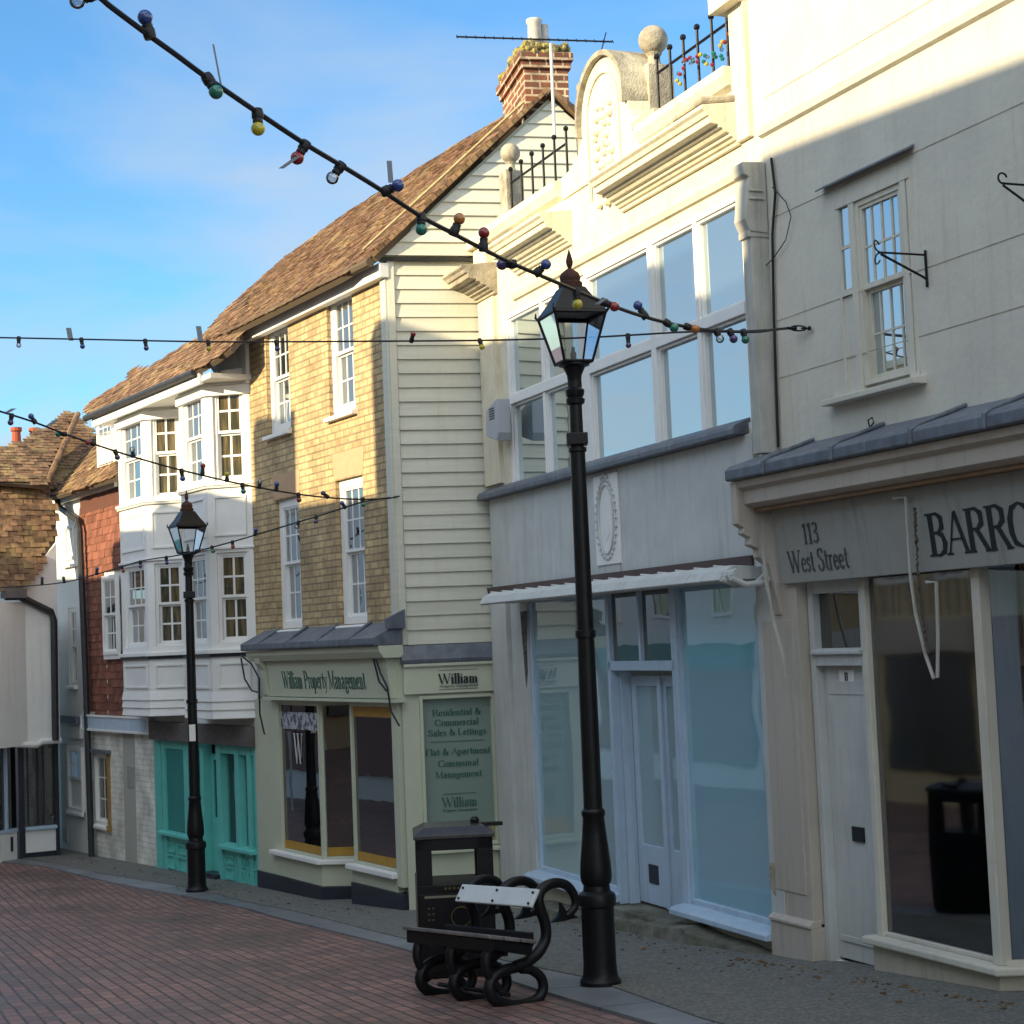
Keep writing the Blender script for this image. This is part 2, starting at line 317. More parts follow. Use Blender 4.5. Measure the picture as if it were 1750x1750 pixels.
PAVE = mat('worn_asphalt', (.235, .23, .205), .75, (.10, .105, .10), 38, nd=9, lo=.40, hi=.60, bump=1, bs=120, c3=(.13, .135, .125), stain=(.20, .19, .13))
KERB = brickmat('grey_kerb_stone', (.20, .21, .22), (.15, .16, .17), (.06, .06, .06), .95, 3.0, .012, flat=True, rot=radians(66), bump=.6)
CONC = mat('mossy_concrete', (.16, .155, .12), .9, (.07, .075, .05), 8, bump=1, bs=40, c3=(.22, .21, .18))
BSLAT = mat('pale_bench_slat', (.62, .66, .66), .3, (.54, .58, .58), 5)
GOLD = mat('dull_gold_paint', (.10, .08, .03), .5)
def bulbmat(n, c): return mat(n, c, .12, spec=.8)
BM = {'b': bulbmat('blue_bulb_glass', (.02, .05, .20)), 'g': bulbmat('green_bulb_glass', (.01, .15, .10)), 'y': bulbmat('yellow_bulb_glass', (.42, .36, .02)),
      'r': bulbmat('red_bulb_glass', (.22, .012, .012)), 'o': bulbmat('orange_bulb_glass', (.38, .13, .02)), 'c': glass('clear_bulb_glass', .12, see=.75, wav=0), 'p': bulbmat('purple_bulb_glass', (.05, .03, .12))}

# ------------------------------------------------------------------ serif lettering drawn as strokes
GL = {
 'A': (.86, [([(.06, 0), (.42, 1)], .05), ([(.42, 1), (.80, 0)], .14), ([(.18, .34), (.66, .34)], .05)], [(.06, 0), (.80, 0)]),
 'B': (.78, [([(.16, 0), (.16, 1)], 0), ([(.16, 1), (.45, 1), (.62, .88), (.62, .66), (.45, .54), (.16, .54)], 0), ([(.40, .54), (.60, .47), (.68, .28), (.62, .08), (.42, 0), (.16, 0)], 0)], [(.10, 0), (.10, 1)]),
 'R': (.84, [([(.16, 0), (.16, 1)], 0), ([(.16, 1), (.45, 1), (.64, .88), (.64, .64), (.45, .52), (.16, .52)], 0), ([(.42, .52), (.80, 0)], .14)], [(.16, 0), (.10, 1), (.80, 0)]),
 'O': (.92, [([(.46, 0), (.20, .1), (.09, .35), (.09, .65), (.20, .9), (.46, 1), (.72, .9), (.83, .65), (.83, .35), (.72, .1), (.46, 0)], 0)], []),
 'W': (1.2, [([(.04, 1), (.34, 0)], .15), ([(.34, 0), (.58, .95)], .05), ([(.54, 1), (.84, 0)], .15), ([(.84, 0), (1.12, 1)], .05)], [(.04, 1), (.54, 1), (1.12, 1)]),
 'M': (1.0, [([(.12, 0), (.12, 1)], .05), ([(.12, 1), (.48, .05)], .14), ([(.48, .05), (.84, 1)], .05), ([(.84, 1), (.84, 0)], .14)], [(.12, 0), (.84, 0), (.08, 1), (.88, 1)]),
 'P': (.74, [([(.16, 0), (.16, 1)], 0), ([(.16, 1), (.42, 1), (.62, .88), (.62, .62), (.42, .48), (.16, .48)], 0)], [(.16, 0), (.10, 1)]),
 'S': (.68, [([(.56, .78), (.50, .94), (.34, 1), (.15, .92), (.12, .72), (.30, .56), (.50, .42), (.56, .22), (.45, .05), (.28, 0), (.12, .08), (.08, .25)], 0)], []),
 'C': (.82, [([(.74, .74), (.64, .93), (.44, 1), (.20, .88), (.09, .62), (.09, .38), (.20, .12), (.44, 0), (.64, .07), (.75, .26)], 0)], []),
 'L': (.72, [([(.16, 1), (.16, 0)], 0), ([(.10, .02), (.64, .02), (.64, .2)], .05)], [(.16, 1)]),
 'F': (.68, [([(.16, 0), (.16, 1)], 0), ([(.10, .98), (.60, .98), (.60, .8)], .05), ([(.16, .52), (.46, .52)], .05)], [(.16, 0)]),
 'a': (.56, [([(.12, .50), (.16, .62), (.28, .66), (.40, .58), (.40, .06), (.50, .02)], 0), ([(.40, .40), (.16, .32), (.09, .16), (.18, 0), (.30, .03), (.40, .14)], 0)], []),
 'c': (.50, [([(.43, .50), (.34, .64), (.22, .64), (.10, .48), (.09, .22), (.20, .02), (.34, .02), (.45, .14)], 0)], []),
 'd': (.60, [([(.46, 1), (.46, 0)], 0), ([(.46, .56), (.30, .66), (.14, .56), (.08, .33), (.14, .08), (.30, 0), (.46, .1)], 0)], [(.42, 1)]),
 'e': (.52, [([(.09, .36), (.44, .36), (.42, .54), (.28, .65), (.14, .54), (.08, .33), (.14, .08), (.30, 0), (.45, .12)], 0)], []),
 'g': (.58, [([(.28, .64), (.13, .55), (.13, .34), (.28, .26), (.42, .34), (.42, .55), (.28, .64)], 0), ([(.2, .26), (.14, .14), (.44, .04), (.48, -.14), (.30, -.26), (.10, -.18), (.12, -.04), (.2, .06)], 0), ([(.42, .58), (.54, .64)], .06)], []),
 'i': (.30, [([(.15, 0), (.15, .64)], 0), ([(.15, .80), (.15, .94)], .14)], [(.15, 0), (.11, .64)]),
 'l': (.30, [([(.15, 0), (.15, 1)], 0)], [(.15, 0), (.11, 1)]),
 'm': (.90, [([(.15, 0), (.15, .64)], 0), ([(.15, .54), (.30, .65), (.43, .55), (.43, 0)], 0), ([(.43, .54), (.58, .65), (.72, .55), (.72, 0)], 0)], [(.15, 0), (.43, 0), (.72, 0), (.11, .64)]),
 'n': (.62, [([(.15, 0), (.15, .64)], 0), ([(.15, .54), (.31, .65), (.45, .55), (.45, 0)], 0)], [(.15, 0), (.45, 0), (.11, .64)]),
 'o': (.56, [([(.28, 0), (.13, .08), (.08, .33), (.13, .57), (.28, .65), (.43, .57), (.48, .33), (.43, .08), (.28, 0)], 0)], []),
 'p': (.60, [([(.15, -.3), (.15, .64)], 0), ([(.15, .56), (.31, .65), (.47, .55), (.52, .33), (.47, .09), (.31, 0), (.15, .08)], 0)], [(.15, -.3), (.11, .64)]),
 'r': (.44, [([(.15, 0), (.15, .64)], 0), ([(.15, .50), (.26, .64), (.38, .60)], .09)], [(.15, 0), (.11, .64)]),
 's': (.44, [([(.36, .50), (.24, .65), (.10, .54), (.14, .40), (.32, .26), (.34, .10), (.20, 0), (.07, .12)], 0)], []),
 't': (.36, [([(.17, .88), (.17, .10), (.26, 0), (.34, .08)], 0), ([(.03, .63), (.32, .63)], .05)], []),
 'u': (.62, [([(.14, .64), (.14, .12), (.26, 0), (.45, .12)], 0), ([(.45, .64), (.45, 0)], 0)], [(.10, .64), (.50, 0)]),
 'y': (.56, [([(.06, .64), (.28, .05)], .12), ([(.50, .64), (.24, -.20), (.08, -.26)], .05)], [(.06, .64), (.50, .64)]),
 '1': (.44, [([(.10, .84), (.24, 1), (.24, 0)], 0)], [(.24, 0)]),
 '3': (.56, [([(.08, .86), (.22, 1), (.42, .9), (.42, .66), (.22, .54), (.44, .42), (.46, .16), (.26, 0), (.07, .12)], 0)], []),
 '&': (.84, [([(.78, .56), (.60, .2), (.34, 0), (.12, .08), (.10, .32), (.46, .70), (.42, .94), (.28, .98), (.20, .82), (.34, .50), (.78, .02)], 0)], []),
 ' ': (.34, [], []),
}
def letters(F, s, x, z, w, h, y, mt, bold=.14, parent=None, name='lettering', align=None):
    mb = MB(F); tot = sum(GL[c][0] for c in s); k = w / tot; cx = x; th = .0025; yf = y if callable(y) else (lambda z_: y)
    if align == 'c': cx = x - w / 2
    lay = 0
    def stroke(pts, wd):
        nonlocal lay
        lay = (lay + 1) % 7; dl = .0005 * lay
        P = [Vector((cx + p[0] * k, z + p[1] * h)) for p in pts]
        n = len(P); Ls = []; Rs = []
        closed = (P[0] - P[-1]).length < 1e-6 and n > 3
        for i in range(n):
            if closed: a, b = (P[i - 1] if i > 0 else P[-2]), (P[i + 1] if i < n - 1 else P[1])
            else: a, b = P[max(0, i - 1)], P[min(n - 1, i + 1)]
            d = b - a; d.normalize(); nn = Vector((-d.y, d.x))
            dw = (Vector((pts[min(n - 1, i + 1)])) - Vector((pts[max(0, i - 1)])))
            if closed and i in (0, n - 1): dw = Vector((1, 0))
            f = abs(dw.y) / max(1e-6, dw.length)
            ww = (wd if wd else .045 + (bold - .045) * f)
            off = Vector((nn.x * ww * k * .5, nn.y * ww * min(h, k * 1.3) * .5)); Ls.append(P[i] + off); Rs.append(P[i] - off)
        for i in range(n - 1):
            q = [(p_.x, yf(p_.y) - dl, p_.y) for p_ in (Ls[i], Rs[i], Rs[i + 1], Ls[i + 1])]
            mb.prism(q, (0, th, 0))
    for c in s:
        adv, st, ser = GL[c]
        for pts, wd in st: stroke(pts, wd)
        for (sx_, sz_) in ser: stroke([(sx_ - .13, sz_), (sx_ + .13, sz_)], .05)
        cx += adv * k
    return mb.build(name, mt, parent)

# ------------------------------------------------------------------ building helpers
def wall(F, name, mt, x0, x1, z0, z1, holes=(), y=0, deep=.22, parent=None, back=True):
    xs = sorted(set([x0, x1] + [v for h in holes for v in h[:2] if x0 < v < x1])); zs = sorted(set([z0, z1] + [v for h in holes for v in h[2:4] if z0 < v < z1]))
    mb = MB(F)
    for i in range(len(xs) - 1):
        for j in range(len(zs) - 1):
            cx, cz = (xs[i] + xs[i + 1]) / 2, (zs[j] + zs[j + 1]) / 2
            if any(h[0] < cx < h[1] and h[2] < cz < h[3] for h in holes): continue
            mb.quad((xs[i], y, zs[j]), (xs[i + 1], y, zs[j]), (xs[i + 1], y, zs[j + 1]), (xs[i], y, zs[j + 1]))
    for (a, b, c, d) in [h[:4] for h in holes]:
        Y = y + deep
        mb.quad((a, y, c), (a, Y, c), (a, Y, d), (a, y, d)); mb.quad((b, y, c), (b, y, d), (b, Y, d), (b, Y, c))
        mb.quad((a, y, d), (a, Y, d), (b, Y, d), (b, y, d)); mb.quad((a, y, c), (b, y, c), (b, Y, c), (a, Y, c))
    if back:
        mb.quad((x0, y, z0), (x0, y, z1), (x0, y + .3, z1), (x0, y + .3, z0)); mb.quad((x1, y, z0), (x1, y + .3, z0), (x1, y + .3, z1), (x1, y, z1))
        mb.quad((x0, y, z1), (x1, y, z1), (x1, y + .3, z1), (x0, y + .3, z1))
    return mb.build(name, mt, parent)
def ring(mb, x0, x1, z0, z1, y0, y1, w, wb=None, wt=None):
    wb = wb or w; wt = wt or w
    mb.box(x0, x0 + w, y0, y1, z0, z1); mb.box(x1 - w, x1, y0, y1, z0, z1)
    mb.box(x0 + w, x1 - w, y0, y1, z0, z0 + wb); mb.box(x0 + w, x1 - w, y0, y1, z1 - wt, z1)
def sash(F, x0, x1, z0, z1, y=.06, cols=3, rt=2, rb=2, fr=.05, bar=.02, fm=None, gm=None, sill=.05, mid=None, parent=None, proud=0, name='window', lean=0):
    fm = fm or WHITE; gm = gm or GLASS_UP
    a = MB(F); ring(a, x0, x1, z0, z1, y - proud, y + .05, fr, fr * .8)
    ix0, ix1, iz0, iz1 = x0 + fr, x1 - fr, z0 + fr * .8, z1 - fr; zm = mid if mid is not None else (iz0 + iz1) / 2; s = .035
    pn = MB(F)
    if rt:
        ring(a, ix0, ix1, zm, iz1, y + .012, y + .045, s * .7, s)
        for i in range(1, cols): xx = ix0 + (ix1 - ix0) * i / cols; a.box(xx - bar / 2, xx + bar / 2, y + .022, y + .034, zm + s, iz1 - s * .7)
        for i in range(1, rt): zz = zm + (iz1 - zm) * i / rt; a.box(ix0 + s * .7, ix1 - s * .7, y + .023, y + .033, zz - bar / 2, zz + bar / 2)
        pn.box(ix0, ix1, y + .030, y + .034, zm, iz1)
    zt = zm + .004 if rt else iz1
    ring(a, ix0, ix1, iz0, zt - .003, y + .047, y + .08, s * .7, s, s * .8)
    for i in range(1, cols): xx = ix0 + (ix1 - ix0) * i / cols; a.box(xx - bar / 2, xx + bar / 2, y + .057, y + .069, iz0 + s, zt - s)
    for i in range(1, rb): zz = iz0 + (zt - iz0) * i / rb; a.box(ix0 + s * .7, ix1 - s * .7, y + .058, y + .068, zz - bar / 2, zz + bar / 2)
    pn.box(ix0, ix1, y + .065, y + .069, iz0, zt - .005)
    w = a.build(name, fm, parent)
    pn.build('pane', gm, w)
    if sill: MB(F).extr_x([(-.07, z0 - .07), (-.07, z0 - .025), (y + .02, z0 + .005), (y + .02, z0 - .07)], x0 - .04, x1 + .04).build('sill', fm, w, bevel=.006)
    return w, (x0, x1, z0, z1)
def lit(F, px0, py0, px1, py1, d=0):    # a rectangle on the facade from two photo corners
    a = F.at(px0, py0, d); b = F.at(px1, py1, d); return min(a[0], b[0]), max(a[0], b[0]), min(a[1], b[1]), max(a[1], b[1])
def inpoly(p, poly):
    c = False; n = len(poly)
    for i in range(n):
        a, b = poly[i], poly[(i + 1) % n]
        if (a[1] > p[1]) != (b[1] > p[1]) and p[0] < (b[0] - a[0]) * (p[1] - a[1]) / (b[1] - a[1]) + a[0]: c = not c
    return c
def tiles(F, o, e1, e2, poly, name, mt, tw=.165, gauge=.10, th=.014, jit=1.0, parent=None, under=None):
    # F-local plane: origin o, e1 along the courses, e2 up the slope; poly in (a, b)
    o, e1, e2 = Vector(o), Vector(e1).normalized(), Vector(e2).normalized(); n = e1.cross(e2)
    if n.z < 0 and abs(n.z) > .05: n = -n
    elif abs(n.z) <= .05 and n.y > 0: n = -n
    mb = MB(F); us = MB(F)
    us.prism([o + e1 * a + e2 * b - n * .01 for a, b in poly], -n * .06)
    bmin = min(p[1] for p in poly); bmax = max(p[1] for p in poly); amin = min(p[0] for p in poly); amax = max(p[0] for p in poly)
    r = 0; b = bmin
    while b < bmax:
        a = amin - (tw / 2 if r % 2 else 0); wob = random.uniform(-.008, .008) * jit
        while a < amax:
            if inpoly((a + tw / 2, b + gauge * .5), poly) or inpoly((a + tw / 2, b + gauge * .12), poly):
                j = lambda k: random.uniform(-k, k) * jit
                a0, a1 = a + .003 + j(.003), a + tw - .003 + j(.003); bb = b + wob + j(.007); ln = gauge * 1.45; up0 = .020 + j(.007); dz = j(.004)
                P = []
                for (aa, bq, hh) in ((a0, bb, up0 - th), (a1, bb, up0 - th + dz), (a1, bb + ln, 0), (a0, bb + ln, 0), (a0, bb, up0), (a1, bb, up0 + dz), (a1, bb + ln, th * .5), (a0, bb + ln, th * .5)):
                    P.append(o + e1 * aa + e2 * bq + n * hh)
                mb.hexa(P, random.random())
            a += tw
        b += gauge; r += 1
    ob = mb.build(name, mt, parent)
    if under: us.build(under, GRIT, ob)
    return ob
def plane_poly(F, o, e1, e2, pix):
    # photo outline -> (a, b) on the F-local plane
    o, e1, e2 = Vector(o), Vector(e1).normalized(), Vector(e2).normalized()
    O = F.w(*o); E1 = F.w(o.x + e1.x, o.y + e1.y, o.z + e1.z) - O; E2 = F.w(o.x + e2.x, o.y + e2.y, o.z + e2.z) - O; N = E1.cross(E2)
    out = []
    for p in pix:
        P = on_plane(p[0], p[1], O, N) - O; out.append((P.dot(E1), P.dot(E2)))
    return out

# ================================================================== SETTING
def sheet(name, poly_fn, mt, lift, xs, ys):
    mb = MB(); vs = []
    for y in ys:
        for x in xs(y): vs.append((x, y, zg(y) + lift))
    n = len(xs(ys[0])); fs = [(j * n + i, j * n + i + 1, (j + 1) * n + i + 1, (j + 1) * n + i) for j in range(len(ys) - 1) for i in range(n - 1)]
    mb.add(vs, fs); o = mb.build(name, mt); o['kind'] = 'structure'; return o
ys = [-60, -25, -10, -5, 0, 3, 6, 8, 10, 12, 14, 16, 18, 19, 20, 21, 22, 24, 26, 28, 30, 34, 40, 50, 60, 70, 120, 400, 1500]
sheet('road', None, ROAD, 0, lambda y: [-1500, -60, -20, -8, -3, 0, 3, 10, 60, 1500], ys)
outer = [(0, 1474), (80, 1482), (180, 1508), (320, 1534), (400, 1548), (480, 1572), (660, 1616), (800, 1655), (934, 1700), (1106, 1750)]
inner = [(0, 1468), (80, 1474), (180, 1497), (300, 1515), (384, 1534), (504, 1560), (656, 1600), (830, 1640), (1003, 1676), (1208, 1750)]
def curve_pts(pix):
    P = [ground(*p) for p in pix]; P.sort(key=lambda p: p.y)
    a, b = P[0], P[1]; d = (a - P[3]); d.z = 0; d.normalize()
    ext = [a + d * t for t in (22, 10, 4, 1.5)]
    c, e = P[-1], P[-3]; d2 = (c - e); d2.z = 0; d2.normalize()
    return ext + P + [c + d2 * t for t in (3, 10, 25)]
PO, PI = curve_pts(outer), curve_pts(inner)
def xof(P, y):
    for i in range(len(P) - 1):
        if P[i].y <= y <= P[i + 1].y: f = (y - P[i].y) / (P[i + 1].y - P[i].y + 1e-9); return P[i].x + (P[i + 1].x - P[i].x) * f
    return P[0].x if y < P[0].y else P[-1].x
ysp = [-9, -5, -2, 0, 2, 4, 6, 8, 9, 9.5, 10, 10.5, 11, 11.5, 12, 12.5, 13, 14, 15, 16, 17, 18, 19, 20, 21, 22, 23, 24, 25, 26, 27, 28, 29, 30, 32, 36]
def strip(name, mt, fa, fb, lift):
    mb = MB(); vs = []
    for y in ysp:
        for k in range(5):
            t = k / 4; x = fa(y) * (1 - t) + fb(y) * t; vs.append((x, y, zg(y) + lift))
    n = 5; mb.add(vs, [(j * n + i, j * n + i + 1, (j + 1) * n + i + 1, (j + 1) * n + i) for j in range(len(ysp) - 1) for i in range(n - 1)])
    # outer edge face down to the road
    b = len(mb.v); top = [Vector((fa(y), y, zg(y) + lift)) for y in ysp]; bot = [Vector((fa(y), y, zg(y) - .05)) for y in ysp]
    mb.add(top + bot, [(i, i + 1, len(ysp) + i + 1, len(ysp) + i) for i in range(len(ysp) - 1)])
    o = mb.build(name, mt); o['kind'] = 'structure'; return o
strip('kerb', KERB, lambda y: xof(PO, y), lambda y: xof(PI, y) + .02, .018)
strip('pavement', PAVE, lambda y: xof(PI, y), lambda y: xof(PI, y) + 9, .026)

# ================================================================== building frames
J = (1.832, 12.862); JW = (-0.217, 18.116); CK = (-1.204, 18.0); JY = (-3.224, 21.63); JF = (-5.854, 25.989)
B = house('cream_shop_house', J[0], J[1], 22.5, 'cream rendered shop with dark serif lettering on a grey fascia and number 11 door')
Wf = house('ornate_shop_building', JW[0], JW[1], 21.3, 'ornate cream shop with curved parapet, ball finials and large blue mirrored windows')
K = house('brick_gabled_house', CK[0], CK[1], 29.1, 'yellow brick house with cream weatherboarded gable, tall brick chimney and property management shop')
Y = house('bay_window_house', JY[0], JY[1], 31.1, 'white house with two stacked canted bays above a turquoise shopfront')
Ff = house('tile_hung_house', JF[0], JF[1], 30.0, 'narrow cream house with red hung tiles and black downpipe left of the white bays')

# ------------------------------------------------------------------ B : cream shop, right
def build_B():
    F = B; R = F.root; XE = 7.0
    zt = F.z(1338, 766); ztop = 7.2
    wx0, wx1, wz0, wz1 = lit(F, 1432, 345, 1578, 640, .02); wz0 = F.z(1430, 684)
    wall(F, 'wall', CREAM, 0, XE, zt - .35, ztop, [(wx0, wx1, wz0, wz1)])
    MB(F).box(-.0, XE, -.12, .35, ztop, ztop + .12).build('coping', STONE, bevel=.01)
    zs = F.z(1301, 226)
    MB(F).extr_x([(-.001, zs - .05), (-.035, zs - .035), (-.05, zs + .02), (-.001, zs + .04)], .27, XE).build('string_course', CREAM, bevel=.004)
    for pz in (F.z(1320, 160), F.z(1560, 262), F.z(1620, 445), F.z(1640, 555)):      # render joints
        MB(F).box(.35, XE, -.003, .0, pz - .0025, pz + .0025).build('render_joint', STONE)
    # window: three lights
    y = .005; a = MB(F); w0, w1 = wx0 + .0, wx1; zm = F.z(1500, 486)
    xa, xb = F.x(1462, 400), F.x(1543, 400)
    lw, _ = sash(F, xa, xb, wz0 + .05, wz1 - .06, y, 4, 2, 2, .035, .014, CREAM, GLASS_SKY, 0, zm)
    a.box(w0, xa - .001, y - .012, y + .1, wz0, wz0 + .05); a.box(xb + .001, w1, y - .012, y + .1, wz0, wz0 + .05)
    a.box(w0, w1, y - .018, y + .1, wz1 - .058, wz1)
    a.box(xa - .06, xa - .002, y - .015, y + .1, wz0, wz1 - .06); a.box(xb + .002, xb + .06, y - .015, y + .1, wz0, wz1 - .06)
    a.box(w0, w0 + .03, y - .01, y + .1, wz0, wz1 - .06); a.box(w1 - .03, w1, y - .01, y + .1, wz0, wz1 - .06)
    for (p, q) in ((w0 + .03, xa - .06), (xb + .06, w1 - .03)):
        zz = F.z(1445, 507)
        a.box(p, q, y, y + .08, wz0 + .05, zz); a.box(p, q, y - .02, y + .06, zz, zz + .04); a.box(p, q, y + .0, y + .06, (zz + wz1) / 2 - .01, (zz + wz1) / 2 + .012)
    fr = a.build('window_frame', CREAM)
    for (p, q) in ((w0 + .03, xa - .06), (xb + .06, w1 - .03)):
        MB(F).box(p, q, y + .008, y + .011, F.z(1445, 507) + .04, wz1 - .06).build('pane', GLASS_SKY, fr)
    x0, z0 = F.at(1423, 688); x1 = F.x(1584, 647)
    MB(F).extr_x([(-.10, z0 - .03), (-.10, z0 + .01), (.1, z0 + .05), (.1, z0 - .03)], x0, x1).build('sill', CREAM, bevel=.005)
    zl = F.z(1408, 330)
    MB(F).extr_x([(-.07, zl + .0), (-.072, zl + .010), (.0, zl + .05), (.0, zl + .035)], F.x(1408, 330), F.x(1563, 262)).build('drip_flashing', LEAD)
    # canopy: lead roof, cornice, soffit
    P = .42; zb = F.z(1250, 822, -P); z1 = zt
    xl = F.x(1243, 800, -P)
    xr = XE
    mb = MB(F); zf = zb + .075
    mb.extr_x([(0, zb), (-P, zb), (-P - .015, zb + .01), (-P - .015, zf), (-P * .95, zf + .03), (-.02, z1 - .01), (0, z1)], xl - .02, xr)
    for px in (1350, 1470, 1610, 1740):
        xx = F.x(px, 740, -P * .5)
        mb.tube([(xx, -P - .02, zb), (xx, -P - .02, zf + .01), (xx, -P * .9, zf + .045), (xx, -.02, z1 + .01)], .016, 6)
    mb.build('lead_canopy', LEAD, bevel=.006)
    z2 = F.z(1272, 861, -P + .06); z3 = z2 - .055
    MB(F).extr_x([(0, zb - .003), (-P + .03, zb - .003), (-P + .045, zb - .05), (-P + .09, zb - .075), (-P + .09, z2), (-P + .17, z2 - .03), (0, z2 - .03)], xl + .02, xr).build('cornice', MAUVE, bevel=.004)
    MB(F).extr_x([(-.02, z3), (-P + .16, z3), (-P + .16, z2 - .033), (-.02, z2 - .033)], xl + .08, xr).build('soffit', SOFF)
    # fascia sign board, tilted
    sb = F.z(1343, 998, -.10); st = z3 + .005
    xs0 = F.x(1330, 940, -.12)
    xs1 = XE - 1
    MB(F).extr_x([(-.03, sb), (-.10, sb), (-.16, st), (-.03, st)], xs0, xs1).build('fascia_board', SIGNG, bevel=.004)
    sgn = Fr(F.o.x, F.o.y, F.deg, F.root, F.rf)
    def tlt(z): return -.1045 - (z - sb) / (st - sb) * .06
    def put(s, pxl, pyl, pxr, h, mt, bold):
        zz = F.z(pxl, pyl, -.13); x0_, x1_ = F.x(pxl, pyl, -.13), F.x(pxr, pyl, -.13)
        letters(F, s, x0_, zz, x1_ - x0_, h, tlt, mt, bold)
    put('113', 1374, 930, 1402, .14, INKF, .14)
    put('West Street', 1347, 980, 1448, .15, INKF, .13)
    put('BARRO', 1588, 950, 1768, F.z(1600, 885, -.13) - F.z(1600, 950, -.13) + .02, INKB, .19)
    # console bracket at left end
    zc = F.z(1275, 905, -.3)
    cb = MB(F); pr = []
    ztop_ = zb - .005
    pr = [(0, ztop_), (-P + .03, ztop_), (-P + .03, ztop_ - .30), (-P + .08, ztop_ - .33), (-P + .07, ztop_ - .37), (-P + .13, ztop_ - .40), (-P + .12, ztop_ - .45), (-P + .19, ztop_ - .48), (-P + .19, ztop_ - .54), (-P + .27, ztop_ - .60), (-.12, ztop_ - .72), (-.08, ztop_ - .95), (0, ztop_ - 1.0)]
    cb.extr_x(pr, xl - .03, xl + .055)
    cb.build('console_bracket', MAUVE, bevel=.005)
    # pilaster
    g = F.g(.2); px0, px1 = F.x(1322, 1300), F.x(1388, 1300)
    pz = F.z(1360, 1570)
    pm = MB(F); pm.box(px0, px1, -.06, .2, pz, sb + .02); pm.box(px0 - .015, px1 + .012, -.085, .2, g - .1, pz - .02); pm.extr_x([(.0, pz - .02), (-.10, pz - .02), (-.10, pz), (-.06, pz + .03), (0, pz + .03)], px0 - .02, px1 + .012); pm.box(px0 + .05, px1 - .06, -.068, 0, pz + .2, sb - .25)
    pm.build('pilaster', MAUVE, bevel=.004)
    # door with frame
    dx0, dx1 = F.x(1390, 1300), F.x(1486, 1300); ds = F.z(1445, 1645); dtop = F.z(1430, 1138)
    fx0, fx1 = dx0 + .06, dx1 - .06
    fm = MB(F); fm.box(dx0, fx0, .02, .14, g - .1, sb + .02); fm.box(fx1, dx1, .02, .14, g - .1, sb + .02); fm.box(fx0, fx1, .02, .14, dtop, dtop + .12); fm.box(fx0, fx1, .02, .14, F.z(1430, 1012), sb + .02)
    fm.extr_x([(.02, dtop + .07), (-.01, dtop + .08), (-.01, dtop + .10), (.02, dtop + .115)], fx0 - .02, fx1 + .02)
    fo = fm.build('door_frame', GREY, bevel=.003)
    MB(F).box(fx0, fx1, .08, .084, dtop + .12, F.z(1430, 1012)).build('pane', GLASS_DARK, fo)
    d = MB(F); d.box(fx0, fx1, .09, .13, ds, dtop)
    d.box(fx0 + .05, fx1 - .05, .078, .09, ds + .12, ds + .16); d.box(fx0 + .055, fx1 - .055, .084, .09, dtop - .2, dtop - .1)
    dr = d.build('door', GREY, bevel=.004)
    MB(F).box((fx0 + fx1) / 2 - .09, (fx0 + fx1) / 2 + .09, .082, .09, F.z(1437, 1166), F.z(1437, 1146)).build('number_plate', WHITE, dr)
    letters(F, '11', (fx0 + fx1) / 2, F.z(1437, 1164), .05, .055, .078, INKB, .2, dr, 'lettering', 'c')
    lx, lz = F.at(1452, 1428); MB(F).box(lx - .09, lx + .05, .075, .09, lz - .05, lz + .05).build('letter_box', INKB, dr, bevel=.003)
    kx, kz = F.at(1470, 1268); km = MB(F)
    km.tube([(kx + .022 * cos(t), .07, kz - .03 + .035 * sin(t)) for t in [i * pi / 5 for i in range(10)]], .006, 6, True); km.ball((kx, .07, kz + .03), .016, 8); km.build('knocker', IRON, dr)
    MB(F).extr_x([(.1, ds - .02), (.0, ds - .03), (.0, ds - .06), (.1, ds - .06)], fx0, fx1).build('weather_strip', WHITE)
    MB(F).box(dx0 + .02, dx1 + .05, -.10, .2, g - .1, ds - .065).build('doorstep', CONC, bevel=.015)
    # shop window
    sx0 = F.x(1488, 1300); sx1 = F.x(1690, 1300); sz = F.z(1580, 1618)
    win = MB(F); win.box(sx0 - .03, sx0 + .03, .0, .09, sz, sb + .02); win.box(sx1 - .05, sx1 + .03, -.02, .06, sz, sb + .03)
    win.box(sx0, sx1, .02, .08, sz, sz + .03)
    wo = win.build('shop_window', CREAM, bevel=.006)
    MB(F).box(sx0 + .03, sx1 - .05, .04, .045, sz + .03, sb + .02).build('pane', glass('reflective_shopfront', .17, see=.8, wav=.12, rough=.04), wo)
    # return into the lobby
    rx, ry = sx1 + .55, .95
    S = F.sub(sx1 + .03, .02, rx, ry)
    r = MB(S); r.box(0, S.len, 0, .06, sz, sz + .03); r.box(S.len - .06, S.len, 0, .06, sz, sb); ro = r.build('lobby_window', CREAM)
    MB(S).box(.02, S.len - .06, .03, .035, sz + .03, sb).build('pane', glass('lobby_glass', -.02, see=.8, wav=0), ro); MB(S).box(.04, .19, .05, .10, sz + .03, sb + .05).build('inner_column', BLUEW)
    sm = MB(F); sl = [(sx0 - .09, -.09), (sx1 + .06, -.09), (rx + .05, ry - .02), (rx, ry + .1), (sx1, .1), (sx0 - .09, .1)]
    sm.extr_z(sl, sz - .05, sz); sm.build('shop_sill', CREAM, bevel=.012)
    st_ = MB(F); st_.extr_z([(sx0 - .05, -.03), (sx1 + .02, -.03), (rx + .02, ry + .01), (rx - .06, ry + .1), (sx1 - .06, .1), (sx0 - .05, .1)], g - .15, sz - .052); st_.build('stallriser', STALL, bevel=.008)
    # interior
    rm = MB(F); gz = sz - .12
